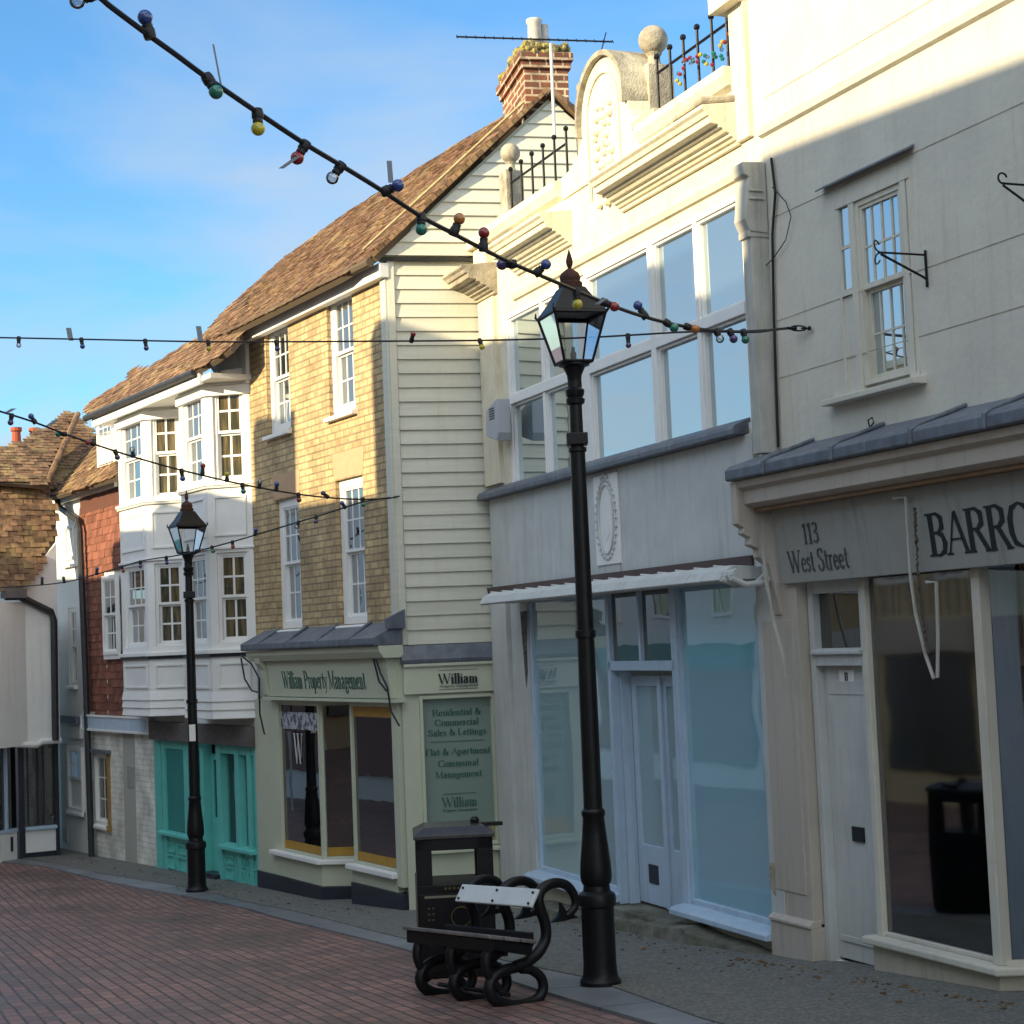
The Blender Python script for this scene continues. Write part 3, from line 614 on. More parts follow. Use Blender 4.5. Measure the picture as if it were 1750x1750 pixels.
    rm.quad((sx0 - .05, .12, gz), (XE - 1, .12, gz), (XE - 1, 3.2, gz), (sx0 - .05, 3.2, gz)); rm.quad((sx0 - .04, .12, gz), (sx0 - .04, 3.2, gz), (sx0 - .04, 3.2, sb + .2), (sx0 - .04, .12, sb + .2))
    rm.quad((sx0 - .05, .1, sb + .15), (XE - 1, .1, sb + .15), (XE - 1, 3.2, sb + .15), (sx0 - .05, 3.2, sb + .15)); rm.quad((sx0 - .05, 3.2, gz), (sx0 - .05, 3.2, sb + .2), (XE - 1, 3.2, sb + .2), (XE - 1, 3.2, gz)); rm.build('room', ROOM)
    TAU = mat('taupe_board', (.22, .185, .165), .85, (.17, .145, .13), 2)
    bx = sx0 + 2.0
    MB(F).box(sx0 - .02, bx, .80, .83, gz, sb - .62).build('taupe_reflection_board', TAU)  # boards and battens: reflection of the house opposite, built as shapes behind the glass
    MB(F).box(sx0 - .02, bx, .80, .83, sb - .618, sb + .15).build('cream_reflection_board', REFLC); MB(F).box(sx0 + .35, sx0 + .62, .76, .79, gz + .6, sb - .85).build('cream_reflection_board', REFLC)
    for i in range(7): MB(F).box(sx0 + .45 + i * .17, sx0 + .465 + i * .17, .78, .795, sb - .5, sb + .12).build('reflected_batten', ROOMD)
    MB(F).box(sx0 + .9, sx0 + 1.35, .72, .79, gz, sb - .95).build('inner_door', mat('dark_taupe', (.12, .10, .09), .7))
    dk = MB(F); dk.box(sx1 - .27, sx1 - .12, .45, .6, gz, sz + .58); dk.box(sx1 - .32, sx1 - .02, .40, .7, sz + .58, sz + .6); dk.build('display_plinth', ROOMD)
    MB(F).hexa([(sx1 - .36, .42, sz + .61), (sx1 - .04, .42, sz + .63), (sx1 - .02, .75, sz + .70), (sx1 - .34, .75, sz + .68), (sx1 - .36, .42, sz + .615), (sx1 - .04, .42, sz + .635), (sx1 - .02, .75, sz + .705), (sx1 - .34, .75, sz + .685)]).build('blue_paper', mat('blue_paper', (.10, .25, .50), .6))
    spx = F.x(1700, 1500, 1.4)
    MB(F).box(spx - .35, spx + .9, 1.40, 1.44, gz, sz + 1.05).build('patterned_screen', mat('patterned_fabric', (.02, .02, .025), .8, (.22, .18, .17), 22, lo=.5, hi=.58))
    # side wall beyond lobby
    wall(F, 'lobby_wall', MAUVE, rx + 1.3, XE, g - .2, sb + .1, back=True)
    # awning arms folded against the front
    for pts in ([(1527, 852), (1548, 850), (1556, 985), (1565, 1050), (1582, 1120), (1596, 1160)], [(1583, 995), (1600, 995), (1603, 1090), (1602, 1158)], [(1310, 990), (1322, 1060), (1338, 1120), (1344, 1160)], [(1303, 925), (1312, 1010)]):
        yy = -.19; P3 = [(F.at(*p, yy)[0], yy, F.at(*p, yy)[1]) for p in pts]
        MB(F).tube(P3, .012 if len(pts) > 2 else .016, 6).build('awning_arm', GREYP)
    mm = MB(F); cp = []
    for i in range(60):
        px_, py_ = 1564 + random.uniform(-1.5, 1.5) + i * .15 + (i / 60) ** 3 * 14, 868 + i * 4.2; x_, z_ = F.at(px_, py_, -.21); cp.append((x_, -.21, z_))
    mm.tube(cp, [random.uniform(.004, .013) for _ in cp], 6)
    mm.build('frayed_cord', mat('dry_cord', (.09, .07, .05), .95))
    # iron brackets on the wall
    def ironb(px, py, ph, name='sign_bracket'):
        x_, zt_ = F.at(px, py); zb_ = F.z(px, py + ph); b = MB(F); Lb = .36; za = F.z(px, py + 8)
        b.tube([(x_, -.01, zt_), (x_, -.01, zb_)], .009, 6); b.tube([(x_, -.01, za), (x_, -Lb, za)], .007, 6); b.tube([(x_, -.01, zb_ + .05), (x_, -.05, zb_ + .07), (x_, -Lb + .02, za - .01)], .008, 6)
        for sgn_ in (1, -1):
            b.tube([(x_, -Lb + .01 - .03 * sin(t * .9) - .015 * t * .2, za + sgn_ * (.005 + .035 * (1 - cos(t * 1.1)))) for t in [i * .45 for i in range(10)]], .005, 5)
        b.build(name, IRON)
    ironb(1583, 428, 64); 
    x_, z_ = F.at(1775, 318); bb = MB(F)
    bb.tube([(x_, -.01, z_ + .06), (x_, -.01, z_ - .2)], .009, 6); bb.tube([(x_, -.01, z_), (x_, -.25, z_)], .007, 6); bb.tube([(x_, -.25 - .03 * sin(t), z_ + .03 - .03 * cos(t)) for t in [i * .5 for i in range(10)]], .006, 5); bb.tube([(x_, -.01, z_ - .15), (x_, -.25, z_ - .01)], .007, 6); bb.build('sign_bracket', IRON)
    # cable run beside the pilaster and loose wires
    def ctube(P_, y_, r_): MB(F).tube([(F.at(a_, b_, -.02)[0], y_, F.at(a_, b_, -.02)[1]) for a_, b_ in P_], r_, 6).build('cable', CABLE)
    ctube(((1318, 270), (1325, 330), (1320, 400), (1322, 520), (1326, 650), (1330, 764)), -.02, .011); ctube(((1322, 320), (1345, 345), (1354, 370), (1345, 410), (1325, 440), (1295, 470), (1285, 466), (1290, 474)), -.03, .004); ctube(((1470, 742), (1490, 735), (1500, 722), (1497, 714), (1490, 718), (1494, 734), (1498, 745)), -.05, .006)
    # body of the house
    MB(F).box(.02, XE - .01, .31, 4.5, g - .3, ztop - .05).build('body', CREAM) if False else None
    bd = MB(F); bd.quad((0, .3, zt), (0, 6, zt), (0, 6, ztop), (0, .3, ztop)); bd.quad((0, .3, ztop - .02), (0, 6, ztop - .02), (XE, 6, ztop - .02), (XE, .3, ztop - .02)); bd.quad((XE, 0, g - .3), (XE, 6, g - .3), (XE, 6, ztop), (XE, 0, ztop)); bd.build('side_wall', CREAM)
build_B()

# ------------------------------------------------------------------ W : ornate shop, middle
def build_W():
    F = Wf; XR = F.x(1300, 1000); g0 = F.g(0); XL = 0
    zl = F.z(848, 851)                     # lead sill line
    zwin0, zwin1 = 3.0, F.z(1275, 322)
    zwin0 = F.z(880, 838)
    cop = 5.74
    xl_ = F.x(866, 600); xrr = F.x(1283, 600)
    xg = [(xl_, F.x(992, 600)), (F.x(1002, 600), F.x(1117, 600)), (F.x(1117, 600), xrr)]
    hole = (xl_, xrr, zwin0, zwin1)
    # upper wall
    wall(F, 'wall', WCREAM, XL, XR + .22, zl - .02, cop - .1, [hole], deep=.3)
    m3 = MB(F); m3.box(xg[0][1], xg[1][0], .02, .16, zwin0, zwin1); m3.build('window_mullion', WHITE)
    zmid = F.z(1120, 586)
    for i, (a, b) in enumerate(xg):
        fr = MB(F); y = .0; e = .05
        ring(fr, a, b, zwin0, zwin1, y, y + .08, e); fr.box(a + e, b - e, y - .01, y + .08, zmid - .045, zmid + .045)
        n = 1 if i == 1 else 2
        pn = MB(F)
        if n == 2:
            xm = (a + b) / 2; fr.box(xm - .03, xm + .03, y + .002, y + .078, zwin0 + e, zmid - .045); fr.box(xm - .03, xm + .03, y + .002, y + .078, zmid + .045, zwin1 - e)
        ov = MB(F)
        # opening casements stand slightly proud
        xs = [a + e, (a + b) / 2 - .03, (a + b) / 2 + .03, b - e] if n == 2 else [a + e, b - e]
        for k in range(0, len(xs), 2): ring(fr, xs[k] + .002, xs[k + 1] - .002, zwin0 + e + .002, zmid - .047, y + .02, y + .07, .022); ring(fr, xs[k] + .002, xs[k + 1] - .002, zmid + .047, zwin1 - e - .002, y + .02, y + .07, .022)
        w = fr.build('window', WHITE, bevel=.003)
        pn.box(a + e, b - e, y + .055, y + .06, zwin0 + e, zmid - .045); pn.box(a + e, b - e, y + .055, y + .06, zmid + .045, zwin1 - e)
        pn.build('pane', GLASS_SKY, w)
    # moulding above window
    zm = F.z(993, 451) + .02
    MB(F).extr_x([(0, zm - .04), (-.03, zm - .03), (-.05, zm + .02), (0, zm + .05)], F.x(880, 500), xrr + .05).build('window_moulding', WCREAM, bevel=.003)
    # lead sill
    MB(F).extr_x([(0, zl - .01), (-.14, zl - .01), (-.14, zl + .03), (-.12, zl + .06), (.02, zl + .12), (.02, zl - .01)], XL - .03, F.x(1280, 735)).build('lead_sill', LEAD, bevel=.006)
    # panel below
    zb = F.z(854, 1003); zb2 = zb - .085
    pnl = MB(F); pnl.box(XL + .04, XR + .03, -.03, .25, zb, zl - .012); pnl.build('panel_band', GREY, bevel=.004)
    jx = F.x(1063, 900); MB(F).box(jx, jx + .012, -.034, -.03, zb, zl - .02).build('panel_joint', STONE)
    # emblem plaque
    a, b, c, d = lit(F, 1012, 812, 1060, 962, -.05)
    c = F.z(1030, 966, -.05)
    pl = MB(F).box(a, b, -.045, -.03, c, zl - .05).build('plaque', WHITE, bevel=.003)
    cx, cz = (a + b) / 2, (c + zl - .05) / 2; rx, rz = (b - a) * .30, (zl - c) * .36; em = MB(F)
    em.tube([(cx + rx * cos(t), -.052, cz + rz * sin(t)) for t in [i * 2 * pi / 28 for i in range(28)]], .009, 6, True)
    em.tube([(cx + rx * 1.3 * cos(t), -.05, cz + rz * 1.16 * sin(t)) for t in [i * 2 * pi / 28 for i in range(28)]], .004, 5, True)
    for i in range(30):
        t = i * 2 * pi / 30; xx, zz = cx + rx * 1.38 * cos(t), cz + rz * 1.14 * sin(t); em.ball((xx, -.05, zz), .016, 6)
    for i in range(5): em.ball((cx + (i - 2) * .03, -.05, cz + rz * 1.22 + .02 - abs(i - 2) * .012), .018, 6)
    em.build('wreath', GREY, pl)
    sh = MB(F); sh.prism([(cx - rx * .5, -.05, cz + rz * .1), (cx + rx * .5, -.05, cz + rz * .1), (cx + rx * .45, -.05, cz - rz * .35), (cx, -.05, cz - rz * .62), (cx - rx * .45, -.05, cz - rz * .35)], (0, .008, 0)); sh.build('shield', WHITE, pl)
    # brown strip
    MB(F).extr_x([(-.04, zb2), (-.07, zb2), (-.09, zb - .003), (-.04, zb - .003)], XL + .02, XR + .02).build('fascia_strip', BROWN)
    # awning cassette
    za0 = F.z(835, 1034, -.36); za1 = za0 + .10
    xa0, xa1 = F.x(828, 1020, -.36), F.x(1240, 990, -.36)
    aw = MB(F); aw.extr_x([(-.04, zb2 - .004), (-.30, za1 + .02), (-.38, za1 - .02), (-.42, za0 + .015), (-.40, za0), (-.30, za0 + .02), (-.04, zb2 - .10)], xa0, xa1)
    ao = aw.build('awning_cassette', GREY, bevel=.006)
    cl = MB(F); n = 16
    for i in range(n):
        xx = xa0 + (xa1 - xa0) * i / n; cl.tube([(xx + .02, -.30, za1 + .028), (xx + .2, -.12, zb2 - .03 + .02)], .008, 5)
    cl.build('canvas_roll', GREY, ao)
    br = MB(F)
    for dx in (0, .14): br.tube([(xa1 + .02 + dx, -.40 + .22 * 0, za0 + .02), (xa1 + .05 + dx, -.3, za0 - .03), (xa1 + .06 + dx, -.15, za0 - .02), (xa1 + .06 + dx, -.05, za0 + .05)], .022, 8)
    br.tube([(xa1 + .1, -.33 + .045 * cos(t), za0 + .03 + .045 * sin(t)) for t in [i * pi / 6 for i in range(12)]], .018, 6, True)
    br.tube([(xa1 - .02, -.34, za0 + .04), (xa1 + .16, -.34, za0 + .045)], .045, 10)
    br.build('awning_bracket', GREY, ao)
    # hoods over the parapet
    def hood(x0, x1, z0, zt_, pr=.40):
        h = MB(F); H = zt_ - z0
        q = pr / .40; h.extr_x([(0, z0), (-.035 * q, z0), (-.035 * q, z0 + H * .08), (-.06 * q, z0 + H * .10), (-.075 * q, z0 + H * .17), (-.10 * q, z0 + H * .18), (-.10 * q, z0 + H * .25), (-.135 * q, z0 + H * .27), (-.16 * q, z0 + H * .36), (-.19 * q, z0 + H * .37), (-.19 * q, z0 + H * .43), (-.265 * q, z0 + H * .45), (-.265 * q, z0 + H * .60), (-.285 * q, z0 + H * .62), (-.30 * q, z0 + H * .72), (-.325 * q, z0 + H * .78), (-.325 * q, z0 + H * .86), (0, zt_)], x0, x1)
        return h
    zc0 = F.z(1071, 361); zc1 = zc0 + .33
    hx1 = F.x(1264, 257); hx0 = F.x(1066, 365)
    hood(hx0, XR + .06, zc0, zc1).build('hood_cornice', WCREAM, bevel=.006)
    hood(F.x(885, 462), F.x(978, 410), zc0 - .02, zc1 - .02).build('hood_cornice', WCREAM, bevel=.006)
    MB(F).hexa([(hx1 - .45, -.335, zc1 - .045), (XR + .06, -.335, zc1 - .045), (XR + .06, 0, zc1 + .003), (hx1 - .45, 0, zc1 + .003), (hx1 - .42, -.33, zc1 + .01), (XR + .06, -.33, zc1 + .02), (XR + .06, 0, zc1 + .06), (hx1 - .42, 0, zc1 + .05)]).build('hood_lead', STONE, bevel=.02)
    # left pilaster and its corner cornice
    pw = F.x(862, 700)
    pm = MB(F); pm.box(XL - .02, XL + .42, -.05, .3, zl + .13, zc0 - .1)
    pm.build('corner_pilaster', WCREAM, bevel=.005)
    hood(XL - .28, XL + .45, zc0 - .08, zc1 - .08, .48).build('corner_cornice', STONE, bevel=.006)
    pm = MB(F); pm.box(XL - .02, XL + .35, -.08, .35, zc1 - .1, cop - .15); pm.box(XL - .10, XL + .40, -.14, .4, cop - .15, cop - .05); pm.build('parapet_pier', WCREAM, bevel=.005)
    # parapet copings and centre gable
    xs0, xs1 = F.x(1100, 212), F.x(1256, 112)
    MB(F).extr_x([(0, cop - .17), (-.06, cop - .14), (-.10, cop - .07), (-.10, cop), (.3, cop + .01), (.3, cop - .17)], xs0, xs1 - .003).build('coping', WCREAM, bevel=.004)
    xq0, xq1 = XL + .42, F.x(962, 305)
    MB(F).extr_x([(0, cop - .17), (-.06, cop - .14), (-.10, cop - .07), (-.10, cop), (.3, cop + .01), (.3, cop - .17)], xq0, xq1).build('coping', WCREAM, bevel=.004)
    # centre pediment outline (x, z)
    gx0, gx1 = F.x(985, 250), F.x(1078, 190); zc = F.z(1035, 95); cxm = F.x(1032, 150); hw = .47
    zsh = 5.80; base = cop - .18
    prof = [(xq1 - .02, base), (xq1 - .02, cop + .02), (cxm - hw - .25, cop + .05)]
    prof[-1] = (cxm - hw - .30, cop + .05); prof += [(cxm - hw - .20, cop + .10), (cxm - hw - .10, cop + .14), (cxm - hw - .03, cop + .26)]
    R_ = hw * 1.0
    prof += [(cxm - R_ * cos(t), zc - R_ + R_ * sin(t)) for t in [pi * i / 16 for i in range(17)]]
    prof += [(cxm + hw + .02, cop + .34), (cxm + hw + .06, cop + .22), (cxm + hw + .14, cop + .13), (cxm + hw + .22, cop + .12)]
    prof += [(xs0 + .02, cop + .05), (xs0 + .02, base)]
    MB(F).prism([(x, -.02, z) for x, z in prof], (0, .30, 0)).build('shaped_gable', WCREAM, bevel=.006)
    sp = MB(F); arc = [(cxm - (R_ - .0) * cos(t), zc - R_ + (R_ - .0) * sin(t)) for t in [pi * i / 18 for i in range(19)]]; arc = [(arc[0][0], cop + .26)] + arc + [(arc[-1][0], cop + .30)]
    for i in range(len(arc) - 1):
        (a1, b1), (a2, b2) = arc[i], arc[i + 1]; sp.hexa([(a1, -.07, b1), (a2, -.07, b2), (a2, .34, b2), (a1, .34, b1)] + [(cxm + (a1 - cxm) * 1.07, -.07, b1 + (.045 if 0 < i else .0)), (cxm + (a2 - cxm) * 1.07, -.07, b2 + (.045 if i < len(arc) - 2 else 0)), (cxm + (a2 - cxm) * 1.07, .34, b2 + .045), (cxm + (a1 - cxm) * 1.07, .34, b1 + .045)])
    sp.build('gable_coping', STONE)
    inr = MB(F); inr.tube([(cxm - (R_ - .14) * cos(t), -.03, zc - R_ + (R_ - .14) * sin(t)) for t in [pi * i / 16 for i in range(17)]], .012, 6)
    inr.tube([(cxm - R_ + .14, -.03, zc - R_), (cxm - R_ + .14, -.03, cop - .35)], .012, 6); inr.tube([(cxm + R_ - .14, -.03, zc - R_), (cxm + R_ - .14, -.03, cop - .35)], .012, 6)
    random.seed(3)
    for k in range(3):
        for i in range(11):
            inr.ball((cxm + (k - 1) * .12 + random.uniform(-.05, .05), -.03, cop - .45 + i * .085 + random.uniform(-.02, .02)), random.uniform(.018, .04), 6)
    inr.build('relief_ornament', WCREAM)
    # scroll sides right of the arch
    sc = MB(F); sx_ = cxm + hw
    sc.extr_x([(-.03, cop + .02), (-.03, cop + .09), (.38, cop + .12), (.38, cop + .02)], sx_ + .1, xs0 + .25); sc.build('shoulder_coping', STONE, bevel=.01)
    # right block
    MB(F).box(xs1, XR + .24, -.04, .35, cop - .6, cop + .42).build('parapet_block', WCREAM, bevel=.004)
    MB(F).box(xs1 - .12, XR + .24, -.14, .4, cop + .42, cop + .60).build('parapet_block_cap', WCREAM, bevel=.006)
    # ball finials on pedestals
    def finial(px, py, rpx, d):
        x, z = F.at(px, py, d); P = F.w(x, d, z); r = rpx / 3000.0 * P.y
        ped = MB(F); ped.box(x - r * .95, x + r * .95, d - r * .95, d + r * .95, cop - .2, z - r * 1.9); ped.box(x - r * 1.25, x + r * 1.25, d - r * 1.25, d + r * 1.25, cop - .02, cop + .07); ped.lathe([(r * .62, z - r * 1.9), (r * .42, z - r * 1.5), (r * .42, z - r * 1.15), (r * .6, z - r * .9)], (x, d, 0), 14)
        po = ped.build('finial_pedestal', STONE, bevel=.008)
        MB(F).ball((x, d, z), r, 24).build('ball_finial', STONE, po, smooth=True)
    finial(1116, 69, 26, .30); finial(872, 262, 17.5, .10); finial(999, 152, 15, .25)
    # railings
    def rail(x0, x1, n, hgt=.46):
        r = MB(F); Y_ = .05
        for i in range(n):
            xx = x0 + (x1 - x0) * i / (n - 1); r.tube([(xx, Y_, cop), (xx, Y_, cop + hgt + .06)], .013, 6); r.ball((xx, Y_, cop + hgt + .08), .026, 8)
        r.tube([(x0, Y_, cop + hgt - .06), (x1, Y_, cop + hgt - .06)], .012, 6); r.tube([(x0, Y_, cop + .03), (x1, Y_, cop + .03)], .008, 6); r.build('railing', IRON)
    rail(F.x(1118, 205), F.x(1262, 105), 7); rail(F.x(868, 372), F.x(962, 303), 6, .42)
    xx0, xx1 = F.x(1160, 205), F.x(1262, 105)
    for i in range(34):
        t = i / 33; MB(F).ball((xx0 + (xx1 - xx0) * t, .0 + random.uniform(-.03, .03), cop + .18 + .08 * sin(t * 7) + random.uniform(-.05, .05) + t * .1), .017, 6).build('fairy_light', BM[random.choice('rgrgyc')])
    # right-hand pilaster with capital and corbel
    pr1 = F.x(1322, 600); pr0 = pr1 - .13
    rp_ = MB(F); rp_.box(pr0, pr1, -.14, .1, zl - .2, F.z(1300, 405)); zk = F.z(1300, 405); zq = F.z(1300, 285)
    rp_.box(pr0 - .02, pr1 + .01, -.16, .1, zk - .03, zk + .02)
    rp_.extr_x([(0, zk), (-.15, zk + .01), (-.19, zk + .10), (-.16, zq - .16), (-.14, zq - .10), (-.18, zq - .08), (-.19, zq - .02), (-.19, zq + .01), (0, zq + .02)], pr0 - .02, pr1 + .02)
    for dz_ in (.24, .30): rp_.box(pr0 - .03, pr1 + .035, -.15, -.03, zk + dz_, zk + dz_ + .02)
    rp_.build('corbel_pilaster', GREYP, bevel=.008)
    # alarm box
    ax, az_ = F.at(840, 722, -.2); al = MB(F)
    al.prism([(ax - .17, -.2, az_ - .12), (ax + .13, -.2, az_ - .20), (ax + .17, -.2, az_ - .12), (ax + .17, -.2, az_ + .22), (ax - .15, -.2, az_ + .14)], (0, .14, 0)); ao2 = al.build('alarm_box', mat('alarm_plastic', (.40, .42, .45), .5), bevel=.01)
    l2 = MB(F)
    for i in range(5): l2.box(ax - .05, ax + .09, -.206, -.2, az_ + .03 + i * .025, az_ + .04 + i * .025)
    l2.build('louvre', DARK, ao2)
    # ---------- shopfront
    zs = F.z(912, 1488); zs2 = F.z(1158, 1554)
    zT = zb2 - .05
    # left pier
    x0p, x1p = XL + .0, F.x(880, 1250); lp = MB(F); lp.box(x0p, x1p, -.05, .25, g0 - .2, zT); lp.box(x1p, F.x(908, 1250), .0, .2, g0 - .2, zT); lp.build('pier', GREY, bevel=.004)
    sc2 = MB(F); qx, qz = F.at(885, 1045, -.06); sc2.prism([(qx - .08, -.005, qz), (qx + .1, -.005, qz), (qx + .06, -.005, qz - .35), (qx + .05, -.005, qz - .6), (qx, -.005, qz - .75), (qx - .03, -.005, qz - .5)], (0, .004, 0)); sc2.build('sign_remains', mat('flaking_black', (.05, .04, .035), .9, (.16, .15, .14), 20))  # dark remains of an old sign on the pier
    # left window
    a0, a1 = F.x(908, 1250), F.x(1046, 1300)
    lw = MB(F); ring(lw, a0, a1, zs, zT, .02, .09, .06); lo = lw.build('shop_window', BLUEW, bevel=.004); MB(F).box(a0 + .06, a1 - .06, .05, .055, zs + .06, zT - .06).build('pane', GLASS_PALE, lo)
    def sillm(x0, x1, z): MB(F).extr_x([(-.13, z - .06), (-.13, z - .02), (-.09, z), (.08, z + .025), (.08, z - .06)], x0, x1).build('shop_sill', BLUEW, bevel=.005)
    sillm(a0 - .04, a1 + .03, zs)
    MB(F).box(a0 - .3, a1 + .0, -.02, .2, g0 - .2, zs - .062).build('stallriser', STALL)
    # door recess
    b0, b1 = a1 + .001, F.x(1160, 1300); ztr = F.z(1040, 1146); ztr2 = F.z(1040, 1134)
    gd = F.g((b0 + b1) / 2) + .17
    dp = .17
    tr = MB(F); tr.box(b0, b1, -.0, .08, ztr, ztr2 + .02); tr.box(b0, b0 + .05, .0, .08, gd, zT); tr.box(b1 - .05, b1 + .06, .0, .08, gd, zT); tr.box((b0 + b1) / 2 - .02, (b0 + b1) / 2 + .02, .005, .07, ztr2 + .02, zT)
    to = tr.build('door_surround', BLUEW, bevel=.003)
    MB(F).box(b0 + .05, b1 - .05, .04, .045, ztr2 + .02, zT).build('pane', glass('transom_glass', .12, (.07, .065, .055)), to)
    # reveal panels
    MB(F).hexa([(b0 + .051, .08, gd), (b0 + .08, .08, gd), (b0 + .09, dp, gd), (b0 + .06, dp, gd), (b0 + .051, .08, ztr), (b0 + .08, .08, ztr), (b0 + .09, dp, ztr), (b0 + .06, dp, ztr)]).build('reveal_panel', BLUEW)
    MB(F).quad((b0, .08, ztr), (b1, .08, ztr), (b1, dp + .1, ztr), (b0, dp + .1, ztr)).build('lobby_ceiling', GREY)
    dz0 = gd + .02; dm = (b0 + b1 + .08) / 2
    for (p, q) in ((b0 + .095, dm - .006), (dm + .006, b1 - .0)):
        dd = MB(F); ring(dd, p, q, dz0, ztr - .05, dp, dp + .05, .085, .50, .09); do = dd.build('door', BLUEW, bevel=.004)
        MB(F).box(p + .08, q - .08, dp + .02, dp + .025, dz0 + .5, ztr - .13).build('pane', GLASS_PALE, do)
        if p < dm - .1:
            MB(F).box((p + q) / 2 - .09, (p + q) / 2 + .09, dp - .008, dp, dz0 + .18, dz0 + .34).build('vent', DARK, do)
        else:
            MB(F).box(p - .04, p + .03, dp - .025, dp, dz0, ztr - .06).build('astragal', BLUEW, do); MB(F).ball((q - .05, dp - .04, dz0 + 1.05), .02, 8).build('handle', IRON, do)
    # right window
    c0, c1 = F.x(1163, 1300), XR - .0; c1 = F.x(1318, 1300)
    rw = MB(F); ring(rw, c0, c1, zs2 + .06, zT, .02, .09, .05); ro = rw.build('shop_window', BLUEW, bevel=.004); MB(F).box(c0 + .05, c1 - .05, .05, .055, zs2 + .11, zT - .05).build('pane', GLASS_BLUE, ro)
    sillm(c0 - .08, c1 + .02, zs2 + .05)
    MB(F).box(c0 - .02, c1 + .02, -.03, .2, g0, zs2 - .012).build('stallriser', STALL)
    # right pier
    rp2 = MB(F); rp2.box(c1 + .002, XR + .22, -.06, .2, g0, zT + .3); rp2.build('pier', GREY, bevel=.004)
    gx = XR + .05; MB(F).hexa([(gx - .02, -.067, F.z(1343, 1475)), (gx + .05, -.067, F.z(1343, 1475)), (gx + .05, -.06, F.z(1343, 1475)), (gx - .02, -.06, F.z(1343, 1475)), (gx - .02, -.067, F.z(1343, 1515)), (gx + .05, -.067, F.z(1343, 1530)), (gx + .05, -.06, F.z(1343, 1530)), (gx - .02, -.06, F.z(1343, 1515))]).build('bare_patch', STONE)
    # step and broken ledge
    MB(F).box(b0 - .02, b1 + .15, -.10, dp + .2, g0 - .1, gd - .005).build('doorstep', CONC, bevel=.015)
    led = MB(F); random.seed(5); nn = 26; A = []
    lx0, lx1 = a0 + .2, XR + .1
    for i in range(nn + 1):
        x = lx0 + (lx1 - lx0) * i / nn; gz = F.g(x); hgt = .14 if x < b1 + .2 else .15 * (1 - (x - b1) / (lx1 - b1)) + .04
        A.append((x, -.24 - random.uniform(-.03, .04), gz, gz + hgt + random.uniform(-.015, .015), -.06))
    for i in range(nn):
        a, b = A[i], A[i + 1]; led.hexa([(a[0], a[1] - .03, a[2] - .1), (b[0], b[1] - .03, b[2] - .1), (b[0], 0, b[2] - .1), (a[0], 0, a[2] - .1), (a[0], a[1] + .03, a[3] - .03), (b[0], b[1] + .03, b[3] - .03), (b[0], 0, b[3]), (a[0], 0, a[3])])
    led.build('broken_ledge', CONC)
    # body behind
    bd = MB(F); bd.quad((XL, .25, g0 - .3), (XL, 5, g0 - .3), (XL, 5, cop - .5), (XL, .25, cop - .5)); bd.quad((XL, .25, cop - .3), (XR + .2, .25, cop - .3), (XR + .2, 5, cop - .3), (XL, 5, cop - .3)); bd.quad((XL, .25, zl), (XL, .25, zT), (XR, .25, zT), (XR, .25, zl)); bd.quad((XL, 5, g0), (XR, 5, g0), (XR, 5, cop - .3), (XL, 5, cop - .3)); bd.build('body', GREY)
build_W()

